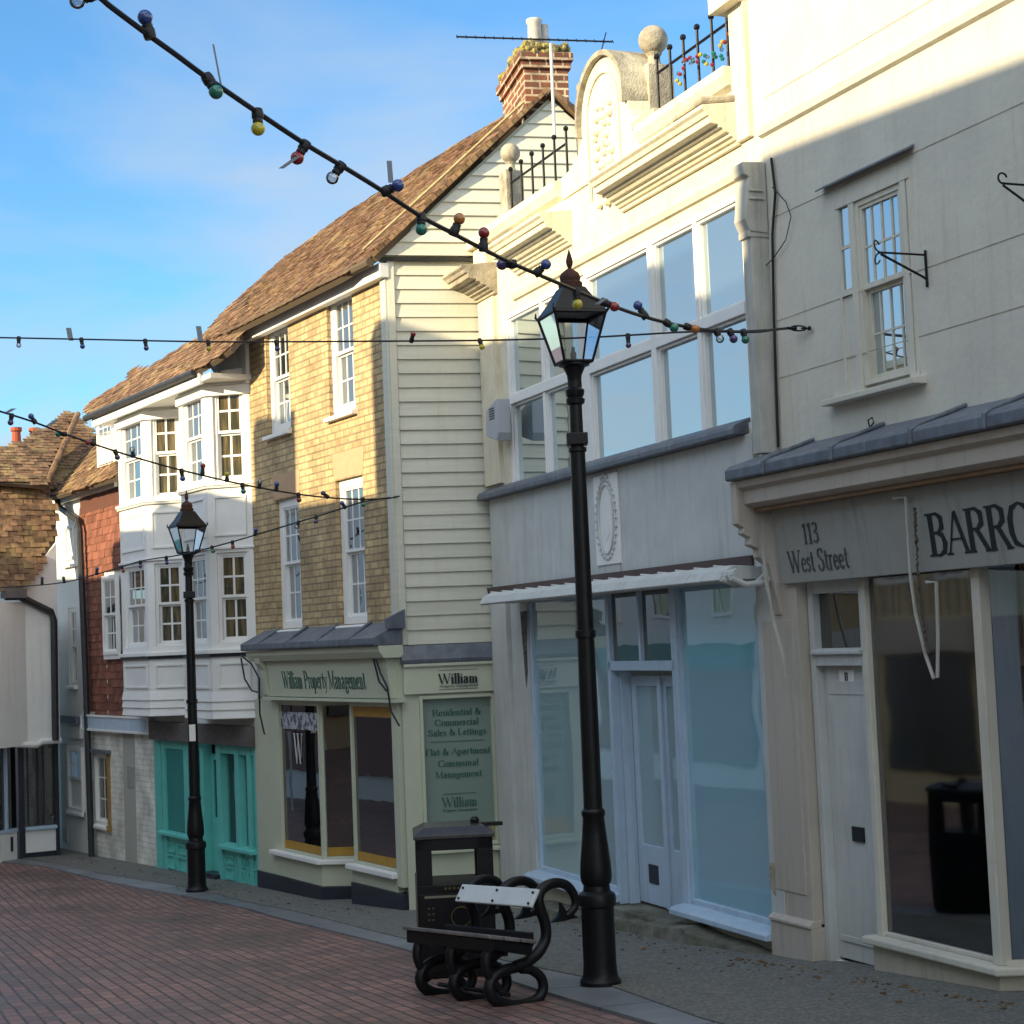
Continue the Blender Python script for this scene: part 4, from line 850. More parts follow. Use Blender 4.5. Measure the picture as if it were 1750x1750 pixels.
# ------------------------------------------------------------------ K : brick house with gable
SW = Fr(CK[0], CK[1], 102, K.root, K)          # side wall frame
SW.len = 6.0
def build_K():
    F = K; g = F.g(0); XL = F.x(436); eave = 5.44
    holes = []
    specs = [(453, 560, 497, 731, 2, 2), (557, 507, 608, 697, 2, 2), (470, 856, 517, 1072, 2, 2), (573, 822, 628, 1064, 2, 2)]
    for (a, b, c, d, rt, rb) in specs:
        x0, z1 = F.at(a, b); x1, z0 = F.at(c, d); x0, x1 = min(x0, x1), max(x0, x1)
        z1 = F.z(a, b); z0 = F.z(a + 6, F.at(a + 6, d)[1] and d) if False else F.z(c, d)
        holes.append((x0, x1, z0, z1)); sash(F, x0 + .001, x1 - .001, z0, z1, .05, 3, rt, rb, .10, .018, WHITE, GLASS_UP, .05)
    zcan = F.z(640, 1064)
    wall(F, 'wall', KBRICK, XL, 0, zcan - .3, eave, holes)
    x0, x1, z0, z1 = holes[3]; MB(F).prism([(x0 - .02, -.004, z1 + .01), (x1 + .02, -.004, z1 + .01), (x1 + .07, -.004, z1 + .30), (x0 - .06, -.004, z1 + .30)], (0, .003, 0)).build('lintel', mat('pink_lintel', (.50, .33, .20), .8, (.44, .29, .18), 9))
    x0, x1, z0, z1 = holes[2]; MB(F).prism([(x0 - .02, -.004, z1 + .01), (x1 + .02, -.004, z1 + .01), (x1 + .07, -.004, z1 + .30), (x0 - .06, -.004, z1 + .30)], (0, .003, 0)).build('lintel', bpy.data.materials['pink_lintel'])
    # eaves board and gutter
    MB(F).box(XL + .0, .06, -.10, -.0, eave - .13, eave + .02).build('eaves_board', WHITE, bevel=.004)
    MB(F).tube([(XL - .1, -.20, eave + .02), (.05, -.20, eave + .02)], .05, 8).build('gutter', GRIT)
    # corner board
    MB(F).box(-.10, .03, -.035, .0, zcan - .1, eave - .13).build('corner_board', BOARD, bevel=.003)
    S = SW; apx, apz = S.at(938, 168, -.05); ex = S.at(640, 437, -.05)[0]
    ex, ez = S.at(642, 440, -.12)
    # side boards: straight part
    zw0 = S.z(700, 1102); zw1 = S.z(700, 447); n = int((zw1 - zw0) / .143); hb = (zw1 - zw0) / n
    b = MB(S)
    MB(S).box(.0, .075, -.045, .02, zw0, zw1).build('corner_board', BOARD, bevel=.003)
    for i in range(n):
        z0 = zw0 + i * hb; j = random.uniform(-.003, .003); b.hexa([(.08, -.032 + j, z0), (1.55, -.032 + j, z0 + j), (1.55, 0, z0), (.08, 0, z0), (.08, -.010, z0 + hb + .008), (1.55, -.010, z0 + hb + .008), (1.55, 0, z0 + hb + .008), (.08, 0, z0 + hb + .008)], random.random())
    b.build('weatherboarding', BOARD)
    # dark flashing line
    MB(S).extr_x([(0, zw1), (-.07, zw1 - .01), (-.085, zw1 + .02), (0, zw1 + .05)], -.12, 2.2).build('flashing', PIPE)
    # gable boards, set slightly proud
    gb = MB(S); zg0 = zw1 + .05; aL = ex + .10; slope = (apz - ez) / (apx - ex); n = int((apz - zg0) / .143) + 1
    for i in range(n):
        z0 = zg0 + i * .143; z1 = min(z0 + .150, apz - .02)
        def xl(z): return ex + .06 + (z - ez) / slope
        def xr(z): return apx + (apz - z) / slope * 1.0
        if z1 <= z0: break
        gb.hexa([(xl(z0), -.075, z0), (min(3.4, xr(z0)), -.075, z0), (min(3.4, xr(z0)), -.03, z0), (xl(z0), -.03, z0), (xl(z1), -.050, z1), (min(3.4, xr(z1)), -.050, z1), (min(3.4, xr(z1)), -.03, z1), (xl(z1), -.03, z1)], random.random())
    gb.build('gable_boarding', BOARD)
    # wall behind
    bk = MB(S); bk.quad((0, .07, g - .2), (1.6, .07, g - .2), (1.6, .07, zw0), (0, .07, zw0)); bk.quad((0, 0, zw0), (1.6, 0, zw0), (1.6, 0, zw1), (0, 0, zw1)); bk.quad((-.1, -.02, zw1), (3.3, -.02, zw1), (apx, -.02, apz)); bk.build('side_wall', SAGE)
    # roof plane through eave line and apex
    A = F.loc(S.w(ex, -.12, ez)); A = Vector((0, -.26, eave + .02)); Pk = S.w(apx, -.05, apz); Pl = F.loc(Pk); o = Vector((.10, -.26, eave + .0)); up = Vector((0, Pl.y + .26, apz - o.z)).normalized()
    pix = [(636, 440), (405, 572), (396, 570), (370, 540), (378, 533), (430, 492), (487, 430), (540, 394), (600, 358), (700, 298), (800, 236), (862, 198), (880, 186), (905, 170), (938, 158), (700, 374)]
    # verge line goes from apex straight to the eave corner
    pix = [(638, 438), (560, 492), (450, 560), (398, 590), (330, 628), (345, 585), (380, 535), (430, 490), (487, 440), (540, 402), (600, 359), (700, 298), (800, 236), (862, 199), (905, 174), (934, 160)]
    poly = [(a, max(b, -.02)) for a, b in plane_poly(F, o, (1, 0, 0), up, pix)]
    r_ = tiles(F, o, (1, 0, 0), up, poly, 'roof', TILE, .115, .075, .012, 1.0, under='roof_deck')
    # verge strip and mortar fillet on the gable edge
    V0 = S.w(ex - .02, -.14, ez + .0); V1 = S.w(apx, -.14, apz + .06); vm = MB(S); nv = 34
    for i in range(nv):
        t0, t1 = i / nv, (i + 1) / nv; a_ = Vector((ex - .02 + (apx - ex) * t0, -.15, ez + (apz + .05 - ez) * t0)); c_ = Vector((ex - .02 + (apx - ex) * t1 + .01, -.15, ez + (apz + .05 - ez) * t1 + .01))
        jj = random.uniform(-.006, .006); up_ = Vector((-.03, 0, .035 + jj))
        vm.hexa([a_, c_, c_ + Vector((0, .3, 0)), a_ + Vector((0, .3, 0)), a_ + up_, c_ + up_, c_ + up_ + Vector((0, .3, 0)), a_ + up_ + Vector((0, .3, 0))], random.random())
    vm.build('verge_tiles', TILEO)
    vf = MB(S); vf.tube([(ex - .1 + (apx - ex) * t, .10 + random.uniform(-.01, .01), ez + .13 + (apz - ez) * t) for t in [i / 20 for i in range(21)]], .018, 6); vf.build('mortar_fillet', mat('verge_mortar', (.45, .37, .20), .9, (.30, .24, .12), 12))
    # rear slope seen at the apex
    rs = MB(S); 
    for i in range(10):
        t0, t1 = i / 10, (i + 1) / 10; L_ = 1.5; a_ = Vector((apx + L_ * t0 * .72, -.15, apz + .05 - L_ * t0 * .62)); c_ = Vector((apx + L_ * t1 * .72, -.15, apz + .05 - L_ * t1 * .62)); up_ = Vector((.02, 0, .045 + random.uniform(-.008, .008)))
        rs.hexa([a_, c_, c_ + Vector((0, .3, 0)), a_ + Vector((0, .3, 0)), a_ + up_, c_ + up_, c_ + up_ + Vector((0, .3, 0)), a_ + up_ + Vector((0, .3, 0))], random.random())
    rs.build('rear_verge_tiles', TILE)
    rr = MB(F); Pr = Pl; rr.add([(Pl.x, Pl.y, Pl.z), (-5, Pl.y, Pl.z - .0), (-5, Pl.y + 2.6, Pl.z - 2.6), (Pl.x, Pl.y + 2.6, Pl.z - 2.6)], [(0, 1, 2, 3)]); rr.build('rear_roof', TILE)
    # chimney
    cd_ = .05; cx0, zc0 = S.at(897, 150, cd_); cx1 = S.at(972, 150, cd_)[0]; ztop = S.z(930, 62, cd_); dep = 1.15
    C = MB(S); zsh = S.z(930, 118, cd_); zb_ = apz - 1.1; z2 = S.z(930, 96, cd_)
    dcx = .0; C.box(cx0, cx1, cd_, cd_ + dep, zb_, zsh); C.box(cx0 - .03, cx1 + .03, cd_ - .03, cd_ + dep + .03, zsh, zsh + .08); C.box(cx0 - .06, cx1 + .05, cd_ - .06, cd_ + dep + .06, zsh + .08, z2 + .03)
    co = C.build('chimney', CBRICK, bevel=.006)
    c2 = MB(S); c2.box(cx0 - .03, cx1 + .03, cd_ - .03, cd_ + dep, z2 + .03, z2 + .10); random.seed(11)
    for i in range(46):
        c2.ball((random.uniform(cx0, cx1), random.uniform(cd_, cd_ + dep), z2 + .12 + random.uniform(-.02, .03)), random.uniform(.05, .085), 8)
    for i in range(40):
        c2.ball((random.uniform(cx0 - .02, cx1 + .02), cd_ - .03 + random.uniform(-.015, .02), z2 + random.uniform(.0, .12)), random.uniform(.02, .045), 7)
    c2.build('mossy_capping', LICHEN, co)
    pot = MB(S); xm = S.x(913, 45, cd_ + .4); zp = S.z(913, 34, cd_ + .4); pot.lathe([(.085, z2 + .05), (.075, zp - .05), (.09, zp - .03), (.09, zp), (.06, zp)], (xm, cd_ + .4, 0), 14); pot.lathe([(.05, z2 + .05), (.05, zp - .04)], (xm + .12, cd_ + .45, 0), 10); pot.build('chimney_pot', mat('pale_pot', (.55, .52, .48), .8, (.40, .37, .33), 12), co, smooth=True)
    fl = MB(F); 
    # aerial and mast
    ma = MB(S); mx_, mz = S.at(941, 75, -.25); ma.tube([(mx_, -.25, S.z(941, 235, -.25)), (mx_, -.25, mz)], .017, 8)
    zz = S.z(912, 68, .0)
    mo = ma.build('aerial_mast', mat('galvanised_mast', (.55, .55, .52), .5), smooth=True)
    x0a, x1a = S.x(780, 66, .35), S.x(1046, 68, .35); zA = S.z(912, 67, .35)
    ae = MB(S); ae.tube([(x0a, .35, zA), (x1a, .35, zA)], .010, 6)
    for i in range(18):
        xx = x0a + (x1a - x0a) * i / 17; ae.tube([(xx, .30, zA - .03), (xx + .015, .40, zA + .035)], .006, 5)
    ae.tube([(x1a - .15, .3, zA - .15), (x1a - .05, .4, zA + .12)], .007, 5); ae.build('aerial', IRON, mo)
    # ------- front shop: canopy, fascia, windows
    P = .32; zc1 = zcan; ze = F.z(640, 1100, -P)
    cxl, cxr = F.x(412, 1110, -P), F.x(640, 1100, -P)
    ld = MB(F); ld.extr_x([(.0, ze - .02), (-P, ze - .02), (-P - .01, ze), (-P - .01, ze + .06), (-P + .03, ze + .08), (0, zc1 + .0)], cxl, cxr)
    for i in range(4): xx = cxl + .5 + (cxr - cxl) * i / 4.4; ld.tube([(xx + .12, -P - .005, ze + .06), (xx + .1, -P + .05, ze + .1), (xx, -.02, zc1 + .01)], .02, 6)
    ld.build('lead_canopy', LEAD, bevel=.006)
    # small lead cap at the corner
    MB(F).extr_x([(.02, zc1 - .08), (-.20, zc1 - .08), (-.21, zc1 + .02), (.02, zc1 + .12)], cxr + .01, .12).build('lead_cap', LEAD, bevel=.006)
    MB(F).extr_x([(0, ze - .023), (-P + .04, ze - .023), (-P + .05, ze - .08), (-P + .1, ze - .15), (0, ze - .15)], cxl + .03, cxr).build('cornice', SAGE, bevel=.004)
    zf1 = ze - .152; zf0 = F.z(466, 1190, -.12)
    fx0, fx1 = F.x(462, 1190, -.12), F.x(668, 1190, -.12)
    MB(F).extr_x([(0, zf0), (-.12, zf0), (-.16, zf1), (0, zf1)], fx0, fx1).build('fascia_board', SAGE, bevel=.004)
    MB(F).extr_x([(0, zf0 - .04), (-.15, zf0 - .04), (-.15, zf0 - .01), (0, zf0 - .001)], fx0 - .1, fx1 + .1).build('fascia_moulding', SAGE)
    x0, z0 = F.at(482, 1176, -.15); x1 = F.x(623, 1172, -.15); letters(F, 'William Property Management', x0, z0 - .0, x1 - x0, F.z(490, 1148, -.15) - z0, lambda z_: -.1235 - (z_ - zf0) / (zf1 - zf0) * .04, INKG, .17)
    # brackets and pilasters
    for xx in (fx0 - .18, ):
        pb = MB(F); pb.extr_x([(0, zf1 + .1), (-.26, zf1 + .1), (-.24, zf1 - .02), (-.18, zf1 - .1), (-.14, zf0 + .02), (-.1, zf0 - .03), (0, zf0 - .03)], xx, xx + .17); pb.build('console_bracket', SAGE, bevel=.006)
    zsl = F.z(470, 1450, -.02); gl_ = F.g(-3.8)
    ppl = MB(F); ppl.box(F.x(436), fx0 + .03, -.04, .2, gl_ + .15, zf0 - .04); ppl.build('pilaster', SAGE, bevel=.004); ppl = MB(F); ppl.box(-.14, .0, -.06, .2, g + .25, zf1 + .2); ppl.build('pilaster', SAGE, bevel=.004)
    cs = MB(F); cs.box(fx1 + .01, .0, -.05, .2, zf0, zc1 - .1); cs.build('corner_panel', SAGE)
    wy = .0
    bx0, bx1 = F.x(472, 1300), F.x(548, 1300, -.02)
    zt_ = zf0 - .045
    # bay 1 front
    fr = MB(F); ring(fr, bx0, bx1, zsl, zt_, -.03, .05, .045, .03, .06); w1 = fr.build('shop_window', SAGE, bevel=.004)
    MB(F).box(bx0 + .045, bx1 - .045, .0, .005, zsl + .03, zt_ - .06).build('pane', GLASS_DARK, w1)
    MB(F).box(bx0 + .05, bx1 - .05, -.004, -.001, zsl + .035, zsl + .13).build('ochre_band', OCHRE, w1)
    # canted return
    q0 = (bx1, -.02); S2 = F.sub(bx1, -.02, bx1 + .32, .50)
    # second window plane sits back; right window at front plane
    rx0 = F.x(604, 1300, .0); rx1 = F.x(690, 1300, .0)
    e_ = (rx0 + .02, .55)
    S2 = F.sub(bx1, -.02, bx1 + .30, .42); zs2 = zsl
    fr = MB(S2); ring(fr, .0, S2.len + .3, zs2, zt_, .0, .06, .04, .03, .06); w2 = fr.build('shop_window', SAGE, bevel=.004)
    MB(S2).box(.04, S2.len + .26, .03, .035, zs2 + .03, zt_ - .06).build('pane', GLASS_DARK, w2)
    MB(S2).box(.045, S2.len + .25, .022, .028, zs2 + .035, zs2 + .13).build('ochre_band', OCHRE, w2)
    # bay 2
    zs3 = F.z(604, 1474, -.02)
    fr = MB(F); ring(fr, rx0, -.145, zs3, zt_, -.03, .05, .045, .03, .05); w3 = fr.build('shop_window', SAGE, bevel=.004)
    MB(F).box(rx0 + .045, -.19, .0, .005, zs3 + .03, zt_ - .05).build('pane', GLASS_DARK, w3)
    MB(F).box(rx0 + .05, -.195, -.004, -.001, zs3 + .035, zs3 + .13).build('ochre_band', OCHRE, w3); MB(F).box(rx0 + .05, -.195, -.004, -.001, zt_ - .16, zt_ - .055).build('ochre_band', OCHRE, w3)
    # poster lettering seen in the first window
    px_, pz_ = F.at(512, 1290, 0); letters(F, 'W', px_, pz_ - .1, .26, .34, -.012, mat('white_vinyl', (.55, .55, .55), .5), .15, w1, 'lettering', 'c')
    MB(F).box(bx0 + .22, bx1 - .05, -.01, -.006, zt_ - .34, zt_ - .14).build('poster', mat('poster_paper', (.45, .48, .52), .6, (.10, .10, .12), 14, lo=.48, hi=.52), w1)
    # sills
    sl = MB(F); sl.extr_z([(bx0 - .03, -.12), (bx1 + .03, -.12), (bx1 + .40, .36), (bx1 + .30, .45), (bx0, .1), (bx0 - .03, .1)], zsl - .05, zsl); sl.extr_z([(rx0 - .05, -.12), (-.12, -.12), (-.12, .06), (rx0 - .05, .06)], zs3 - .055, zs3); sl.build('shop_sill', WHITE, bevel=.008)
    zd = F.z(500, 1492, -.05)
    st = MB(F); st.extr_z([(bx0 - .1, -.05), (bx1 + .0, -.05), (bx1 + .34, .40), (bx1 + .3, .45), (bx0 - .1, .2)], gl_ + .22, zsl - .051); st.extr_z([(rx0 - .03, -.05), (-.14, -.05), (-.14, .1), (rx0 - .03, .1)], F.g(-.6) + .22, zs3 - .056); st.box(rx0 - .03, rx0 + .02, .1, .7, F.g(-.6) + .2, zt_); st.build('stallriser', SAGE, bevel=.006)
    dk = MB(F); dk.extr_z([(F.x(436), -.06), (bx1 + .01, -.06), (bx1 + .36, .40), (bx1 + .3, .5), (F.x(436), .2)], gl_ - .3, gl_ + .218); dk.extr_z([(rx0 - .04, -.06), (.01, -.06), (.01, .2), (rx0 - .04, .2)], g - .2, F.g(-.6) + .218); dk.build('plinth', DARK, bevel=.006)
    MB(F).box(F.x(436), .0, .72, .78, gl_ - .3, zt_ + .3).build('shop_backwall', ROOMD)
    MB(F).box(F.x(436) + .05, -.02, .05, .75, zt_, zt_ + .05).build('shop_ceiling', SAGE)
    # ------- side shop sign
    zq0 = S.z(760, 1132); zq1 = zw0
    MB(S).extr_x([(0, zq0), (-.10, zq0), (-.11, zq0 + .04), (-.05, zq1 - .01), (0, zq1)], .0, 1.45).build('lead_flashing', LEAD, bevel=.006)
    zu0 = S.z(760, 1184); MB(S).extr_x([(0, zu0), (-.07, zu0), (-.07, zq0 - .05), (-.10, zq0 - .03), (-.10, zq0 - .003), (0, zq0 - .003)], .02, 1.45).build('side_fascia', SAGE, bevel=.004)
    x0, z0 = S.at(750, 1169, -.08); x1 = S.x(817, 1169, -.08); letters(S, 'William', x0, z0, x1 - x0, S.z(750, 1152, -.08) - z0, -.085, INKB, .2)
    x0b, z0b = S.at(751, 1175, -.08); letters(S, 'Property Management', x0b, z0b, x1 - x0b, .022, -.085, INKG, .2)
    ln = MB(S); ln.box(x0, x1, -.074, -.07, z0 + .135, z0 + .139); ln.box(x0, x1, -.074, -.07, z0b - .025, z0b - .02); ln.build('rule_line', GOLD)
    gs = SW.g(.5) if False else g
    a, b, c, d = lit(S, 722, 1196, 846, 1408); c = S.z(780, 1440)
    wall(S, 'side_front', SAGE, .0, 1.5, g - .2, zu0, [(a, b, c, d)], y=-.02, deep=.07, back=False)
    bo = MB(S).box(a, b, .03, .05, c, d).build('sign_board', SAGEG)
    fr = MB(S); ring(fr, a - .04, b + .04, c - .04, d + .04, -.05, -.021, .035); fr.build('sign_frame', SAGE, bevel=.004)
    MB(S).extr_x([(-.02, c - .09), (-.10, c - .09), (-.10, c - .06), (-.02, c - .04)], a - .06, b + .08).build('sign_sill', SAGE, bevel=.004)
    MB(S).box(a + .01, b - .01, .022, .03, c + .01, c + .17).build('ochre_band', OCHRE, bo)
    cxx = (a + b) / 2
    for s_, yb, wpx in (('Residential &', 1222, 84), ('Commercial', 1239, 76), ('Sales & Lettings', 1256, 100), ('Flat & Apartment', 1289, 112), ('Communal', 1309, 70), ('Management', 1328, 80)):
        x_, z_ = S.at(784, yb, .02); letters(S, s_, cxx, z_, wpx / 3000 * 18.1, .065, .024, INKG, .2, bo, 'lettering', 'c')
    x_, z_ = S.at(788, 1378, .02); letters(S, 'William', cxx, z_, .36, .095, .024, INKG, .2, bo, 'lettering', 'c'); letters(S, 'Property Management', cxx, z_ - .045, .36, .022, .024, INKG, .2, bo, 'lettering', 'c')
    rl = MB(S); rl.box(cxx - .28, cxx + .28, .024, .029, S.z(784, 1267), S.z(784, 1266)); rl.box(cxx - .17, cxx + .17, .024, .029, z_ + .13, z_ + .134); rl.build('rule_line', INKG, bo)
    # cables hanging at the corner
    for pts in ([(637, 1085), (640, 1120), (650, 1150), (662, 1175), (668, 1215), (682, 1240)], [(634, 1110), (648, 1165), (660, 1180)], [(412, 1120), (430, 1135), (443, 1160), (444, 1220), (452, 1255)], [(412, 1125), (418, 1160), (430, 1180), (440, 1183)]):
        MB(F).tube([(F.at(*p, -.2)[0], -.2, F.at(*p, -.2)[1]) for p in pts], .011, 6).build('cable', CABLE)
build_K()

# ------------------------------------------------------------------ Y : bay house
def build_Y():
    F = Y; g = F.g(0); XL = F.x(165, 750); p = .42; eave = (F.z(160, 709, -.62) + F.z(340, 633, -.62)) / 2 - .05
    XG = F.x(152, 1250)
    zb1 = F.z(218, 1124.6, -p)        # black line under lower bay windows
    zb0 = F.z(221, 1222, -p); zbt = F.z(250, 860, -p)
    z0 = zb0
    # main wall
    wall(F, 'wall', WHITEW, XL, .0, z0 - .3, eave, [])
    # bays: front from px
    bays = [(F.x(204, 870, -p), F.x(249, 870, -p)), (F.x(310, 870, -p), F.x(355, 870, -p))]
    uz0, uz1 = F.z(300, 838, -p), F.z(320, 672, -p)
    lz0, lz1 = F.z(228, 1106, -p), F.z(228, 968, -p)
    for k, (a, b) in enumerate(bays):
        Sc = F.sub(b, -p, b + p, 0); Sl = F.sub(a - p, 0, a, -p); Sf = F.sub(a, -p, b, -p)
        # windows: upper and lower on each face
        for (S, nm) in ((Sf, 'f'), (Sc, 'c'), (Sl, 'l')):
            LN = S.len; mg = .13 if nm == 'f' else .10; hs = []
            for (w0, w1) in ((uz0, uz1), (lz0, lz1)):
                if nm == 'c': sash(S, mg, LN - .09, w0, w1, .03, 2, 2, 2, .04, .026, WHITE, GLASS_CUR, 0)
                else: sash(S, mg, LN - mg, w0, w1, .03, 3, 2, 2, .04, .018, WHITE, GLASS_UP, 0)
                hs.append((mg, LN - (.09 if nm == 'c' else mg), w0, w1))
            wall(S, 'bay_wall', WHITE, 0, LN, zb1, eave, hs, deep=.1, back=False)
            # apron panels
            for (q0, q1) in ((zb1 - .42, zb1 - .1), (zbt - .62, zbt - .12)):
                pm = MB(S); ring(pm, .08, LN - .08, q0, q1, -.018, .0, .028); pm.build('apron_panel', WHITE, bevel=.003)
            wall(S, 'apron', WHITE, 0, LN, z0, zb1 - .03, [], back=False)
            lb = MB(S)
            for i in range(3): zz = z0 + i * .105; lb.hexa([(-.005, -.03, zz), (LN + .005, -.03, zz), (LN, 0, zz), (0, 0, zz), (-.002, -.008, zz + .11), (LN + .002, -.008, zz + .11), (LN, 0, zz + .11), (0, 0, zz + .11)])
            lb.build('lap_board', WHITE)
        def band(z_0, z_1, ex, nm, mt):
            MB(F).extr_z([(a - p - ex, .0), (a - ex * .4, -p - ex), (b + ex * .4, -p - ex), (b + p + ex, .0)], z_0, z_1).build(nm, mt, bevel=.004)
        band(zb1 - .03, zb1 + .01, .03, 'black_moulding', DARK); band(zb1 + .012, zb1 + .06, .06, 'bay_sill', WHITE)
        band(zbt - .02, zbt + .01, .035, 'string_moulding', GREY); band(zbt + .012, zbt + .05, .05, 'bay_sill', WHITE)
        band(lz1 + .04, lz1 + .07, .03, 'bay_head', WHITE)
        band(eave - .22, eave - .1, .04, 'bay_cornice', WHITE)
        MB(F).extr_z([(a - p, .0), (a, -p), (b, -p), (b + p, .0)], z0 - .01, z0 + .005).build('bay_soffit', WHITE)
    MB(F).prism([(bays[1][1] - .2, -.06, eave - .1), (.12, -.06, eave - .1), (.12, -.06, eave + .62), (-.25, -.06, eave + .62), (bays[1][1] - .2, -.30, eave + .25)], (0, .05, 0)).build('plaster_cove', WHITE)
    # flat eaves soffit and gutter
    MB(F).box(F.x(160, 709, -p - .1), bays[1][1] + p + .1, -p - .12, .0, eave - .06, eave + .0).build('eaves_soffit', WHITE)
    MB(F).box(F.x(158, 709, -p - .15), bays[1][1] + .25, -p - .16, -p - .11, eave - .10, eave + .06).build('eaves_board', WHITE)
    MB(F).tube([(F.x(146, 715, -p - .2), -p - .2, eave + .05), (bays[1][1] + .2, -p - .2, eave + .05)], .05, 8).build('gutter', PIPE)
    # coved shoulder against the brick house
    x0 = bays[1][1] + .2
    cv = MB(F); cv.extr_x([(.0, eave - .1), (-.06, eave - .08), (-.30, eave + .0), (-.34, eave + .06), (0, eave + .12)], x0, -.02); cv.build('coved_cornice', WHITE, bevel=.01)
    # small flat window left
    a, b, c, d = lit(F, 168, 712, 194, 788); sash(F, a, b, c, d, -.03, 3, 2, 2, .03, .018, WHITE, GLASS_UP, 0)
    # lower narrow window next to tile hanging
    # roof
    o = Vector((bays[1][1] + .2, -p - .25, eave + .02)); up = Vector((0, .68, .73)).normalized()
    pix = [(344, 628), (250, 668), (157, 707), (143, 703), (150, 692), (216, 650), (222, 633), (250, 632), (298, 602), (345, 575), (380, 537), (412, 508), (418, 540), (408, 578), (392, 596), (370, 612)]
    poly = [(a, max(b, -.02)) for a, b in plane_poly(F, o, (1, 0, 0), up, pix)]
    tiles(F, o, (1, 0, 0), up, poly, 'roof', TILE, .115, .078, .012, 1.0, under='roof_deck')
    # ground floor: white painted brick and turquoise shop
    zt = zb0 - .02; x265 = F.x(266, 1300); zf = F.z(265, 1262)
    wall(F, 'painted_brick_wall', PBRICK, XG, x265, g - .5, zt - .1, [lit(F, 157, 1276, 190, 1408) if False else (-9, -8.9, 9, 9.1)], y=0) if False else None
    wz = lit(F, 160, 1285, 191, 1412)
    wall(F, 'painted_brick_wall', PBRICK, XG, x265, g - .5, zt, [wz], y=0, deep=.2)
    jr = MB(F); jr.box(wz[1] - .10, wz[1] - .001, -.03, .2, wz[2], wz[3]); jr.box(wz[1] - .10, wz[1] + .02, -.06, .0, wz[2] - .08, wz[2]); jr.build('window_reveal', mat('ochre_stone', (.34, .22, .08), .85, (.26, .17, .07), 8))
    sash(F, wz[0] + .001, wz[1] - .101, wz[2], wz[3], -.01, 2, 0, 3, .06, .02, WHITE, GLASS_SHOP, .05)
    MB(F).box(wz[0], wz[1] - .1, .5, .52, wz[2], wz[3]).build('shop_display', mat('display_print', (.45, .05, .05), .6, (.6, .6, .58), 3.5, lo=.45, hi=.55))
    MB(F).box(wz[0] - .05, wz[1] + .05, -.08, .0, wz[3], wz[3] + .05).build('window_hood', LEAD)
    rcx0, rcx1 = F.x(213, 1350), F.x(232, 1350)
    nb = MB(F); a, b, c, d = lit(F, 219, 1308, 232, 1348); nb.box(a, b, -.02, .0, c, d); nb.build('notice_plate', SIGNG, bevel=.02)
    MB(F).box(rcx0, rcx1, -.012, -.001, g - .5, zt).build('flat_pier', mat('grey_pier_paint', (.40, .40, .36), .8))
    # white fascia
    zu, zl_ = F.z(149, 1222, -.1), F.z(149, 1247, -.1)
    MB(F).box(XG - .05, x265 + .05, -.10, -.0, zl_, zu).build('blank_fascia', BLUEW, bevel=.004)
    fm = MB(F); ring(fm, XG - .06, x265 + .06, zl_ - .01, zu + .01, -.115, -.10, .03); fm.build('fascia_frame', WHITE)
    MB(F).box(x265 + .07, F.x(441, 1250) , -.12, .0, zf, F.z(270, 1232)).build('shop_fascia', FASCB, bevel=.004)
    # turquoise
    ztq = zf; y0 = 0.0
    X = lambda px: F.x(px, 1350)
    tq = MB(F)
    for (p0, p1) in ((268, 279), (281, 286), (318, 326), (346, 352), (374, 381), (405, 412), (426, 432), (438, 447)):
        tq.box(X(p0), X(p1), -.03, .10, g - .4, ztq - .001)
    tq.box(X(268), X(340), -.02, .1, ztq - .12, ztq - .001); tq.box(X(372), X(447), -.02, .1, ztq - .12, ztq - .001)
    tf = tq.build('shopfront_frame', TURQ, bevel=.004)
    zsA, zsB = F.z(290, 1420), F.z(385, 1442)
    for (p0, p1, zs_) in ((279, 346, zsA), (381, 438, zsB)):
        gg = F.g(X(p0)); s_ = MB(F); s_.box(X(p0), X(p1), .0, .1, gg - .3, zs_ - .04); so_ = s_.build('stallriser', TURQ)
        MB(F).extr_x([(-.10, zs_ - .05), (-.10, zs_ - .01), (.05, zs_ + .02), (.05, zs_ - .05)], X(p0) - .02, X(p1) + .02).build('shop_sill', TURQ, bevel=.004)
        n = 3
        for i in range(n):
            xa = X(p0) + (X(p1) - X(p0)) * (i + .12) / n; xb = X(p0) + (X(p1) - X(p0)) * (i + .88) / n
            for (u0, u1) in ((.55, .82), (.1, .48)):
                h_ = zs_ - gg - .06; pm = MB(F); ring(pm, xa, xb, gg + h_ * u0, gg + h_ * u1, -.022, .0, .022); pm.build('raised_panel', TURQ, so_)
        MB(F).box(X(p0) + .01, X(p1) - .01, .06, .065, zs_ + .02, ztq - .12).build('pane', GLASS_SHOP, tf)
    MB(F).box(X(286), X(318), .0, .05, zsA + .02, ztq - .1).build('painted_panel', TURQD)
    # door recess
    dd = MB(F); ring(dd, X(352), X(374), F.g(X(363)) + .03, ztq - .15, .08, .12, .07, .75, .08); do = dd.build('door', TURQ); MB(F).box(X(352) + .06, X(374) - .06, .10, .105, F.g(X(363)) + .76, ztq - .2).build('pane', GLASS_DARK, do)
    rm = MB(F); rm.quad((x265, 2.2, g - .3), (0, 2.2, g - .3), (0, 2.2, ztq), (x265, 2.2, ztq)); rm.quad((x265, .1, g + .1), (0, .1, g + .1), (0, 2.2, g + .1), (x265, 2.2, g + .1)); rm.quad((x265, .1, ztq - .01), (0, .1, ztq - .01), (0, 2.2, ztq - .01), (x265, 2.2, ztq - .01)); rm.build('room', ROOMD)
    random.seed(4)
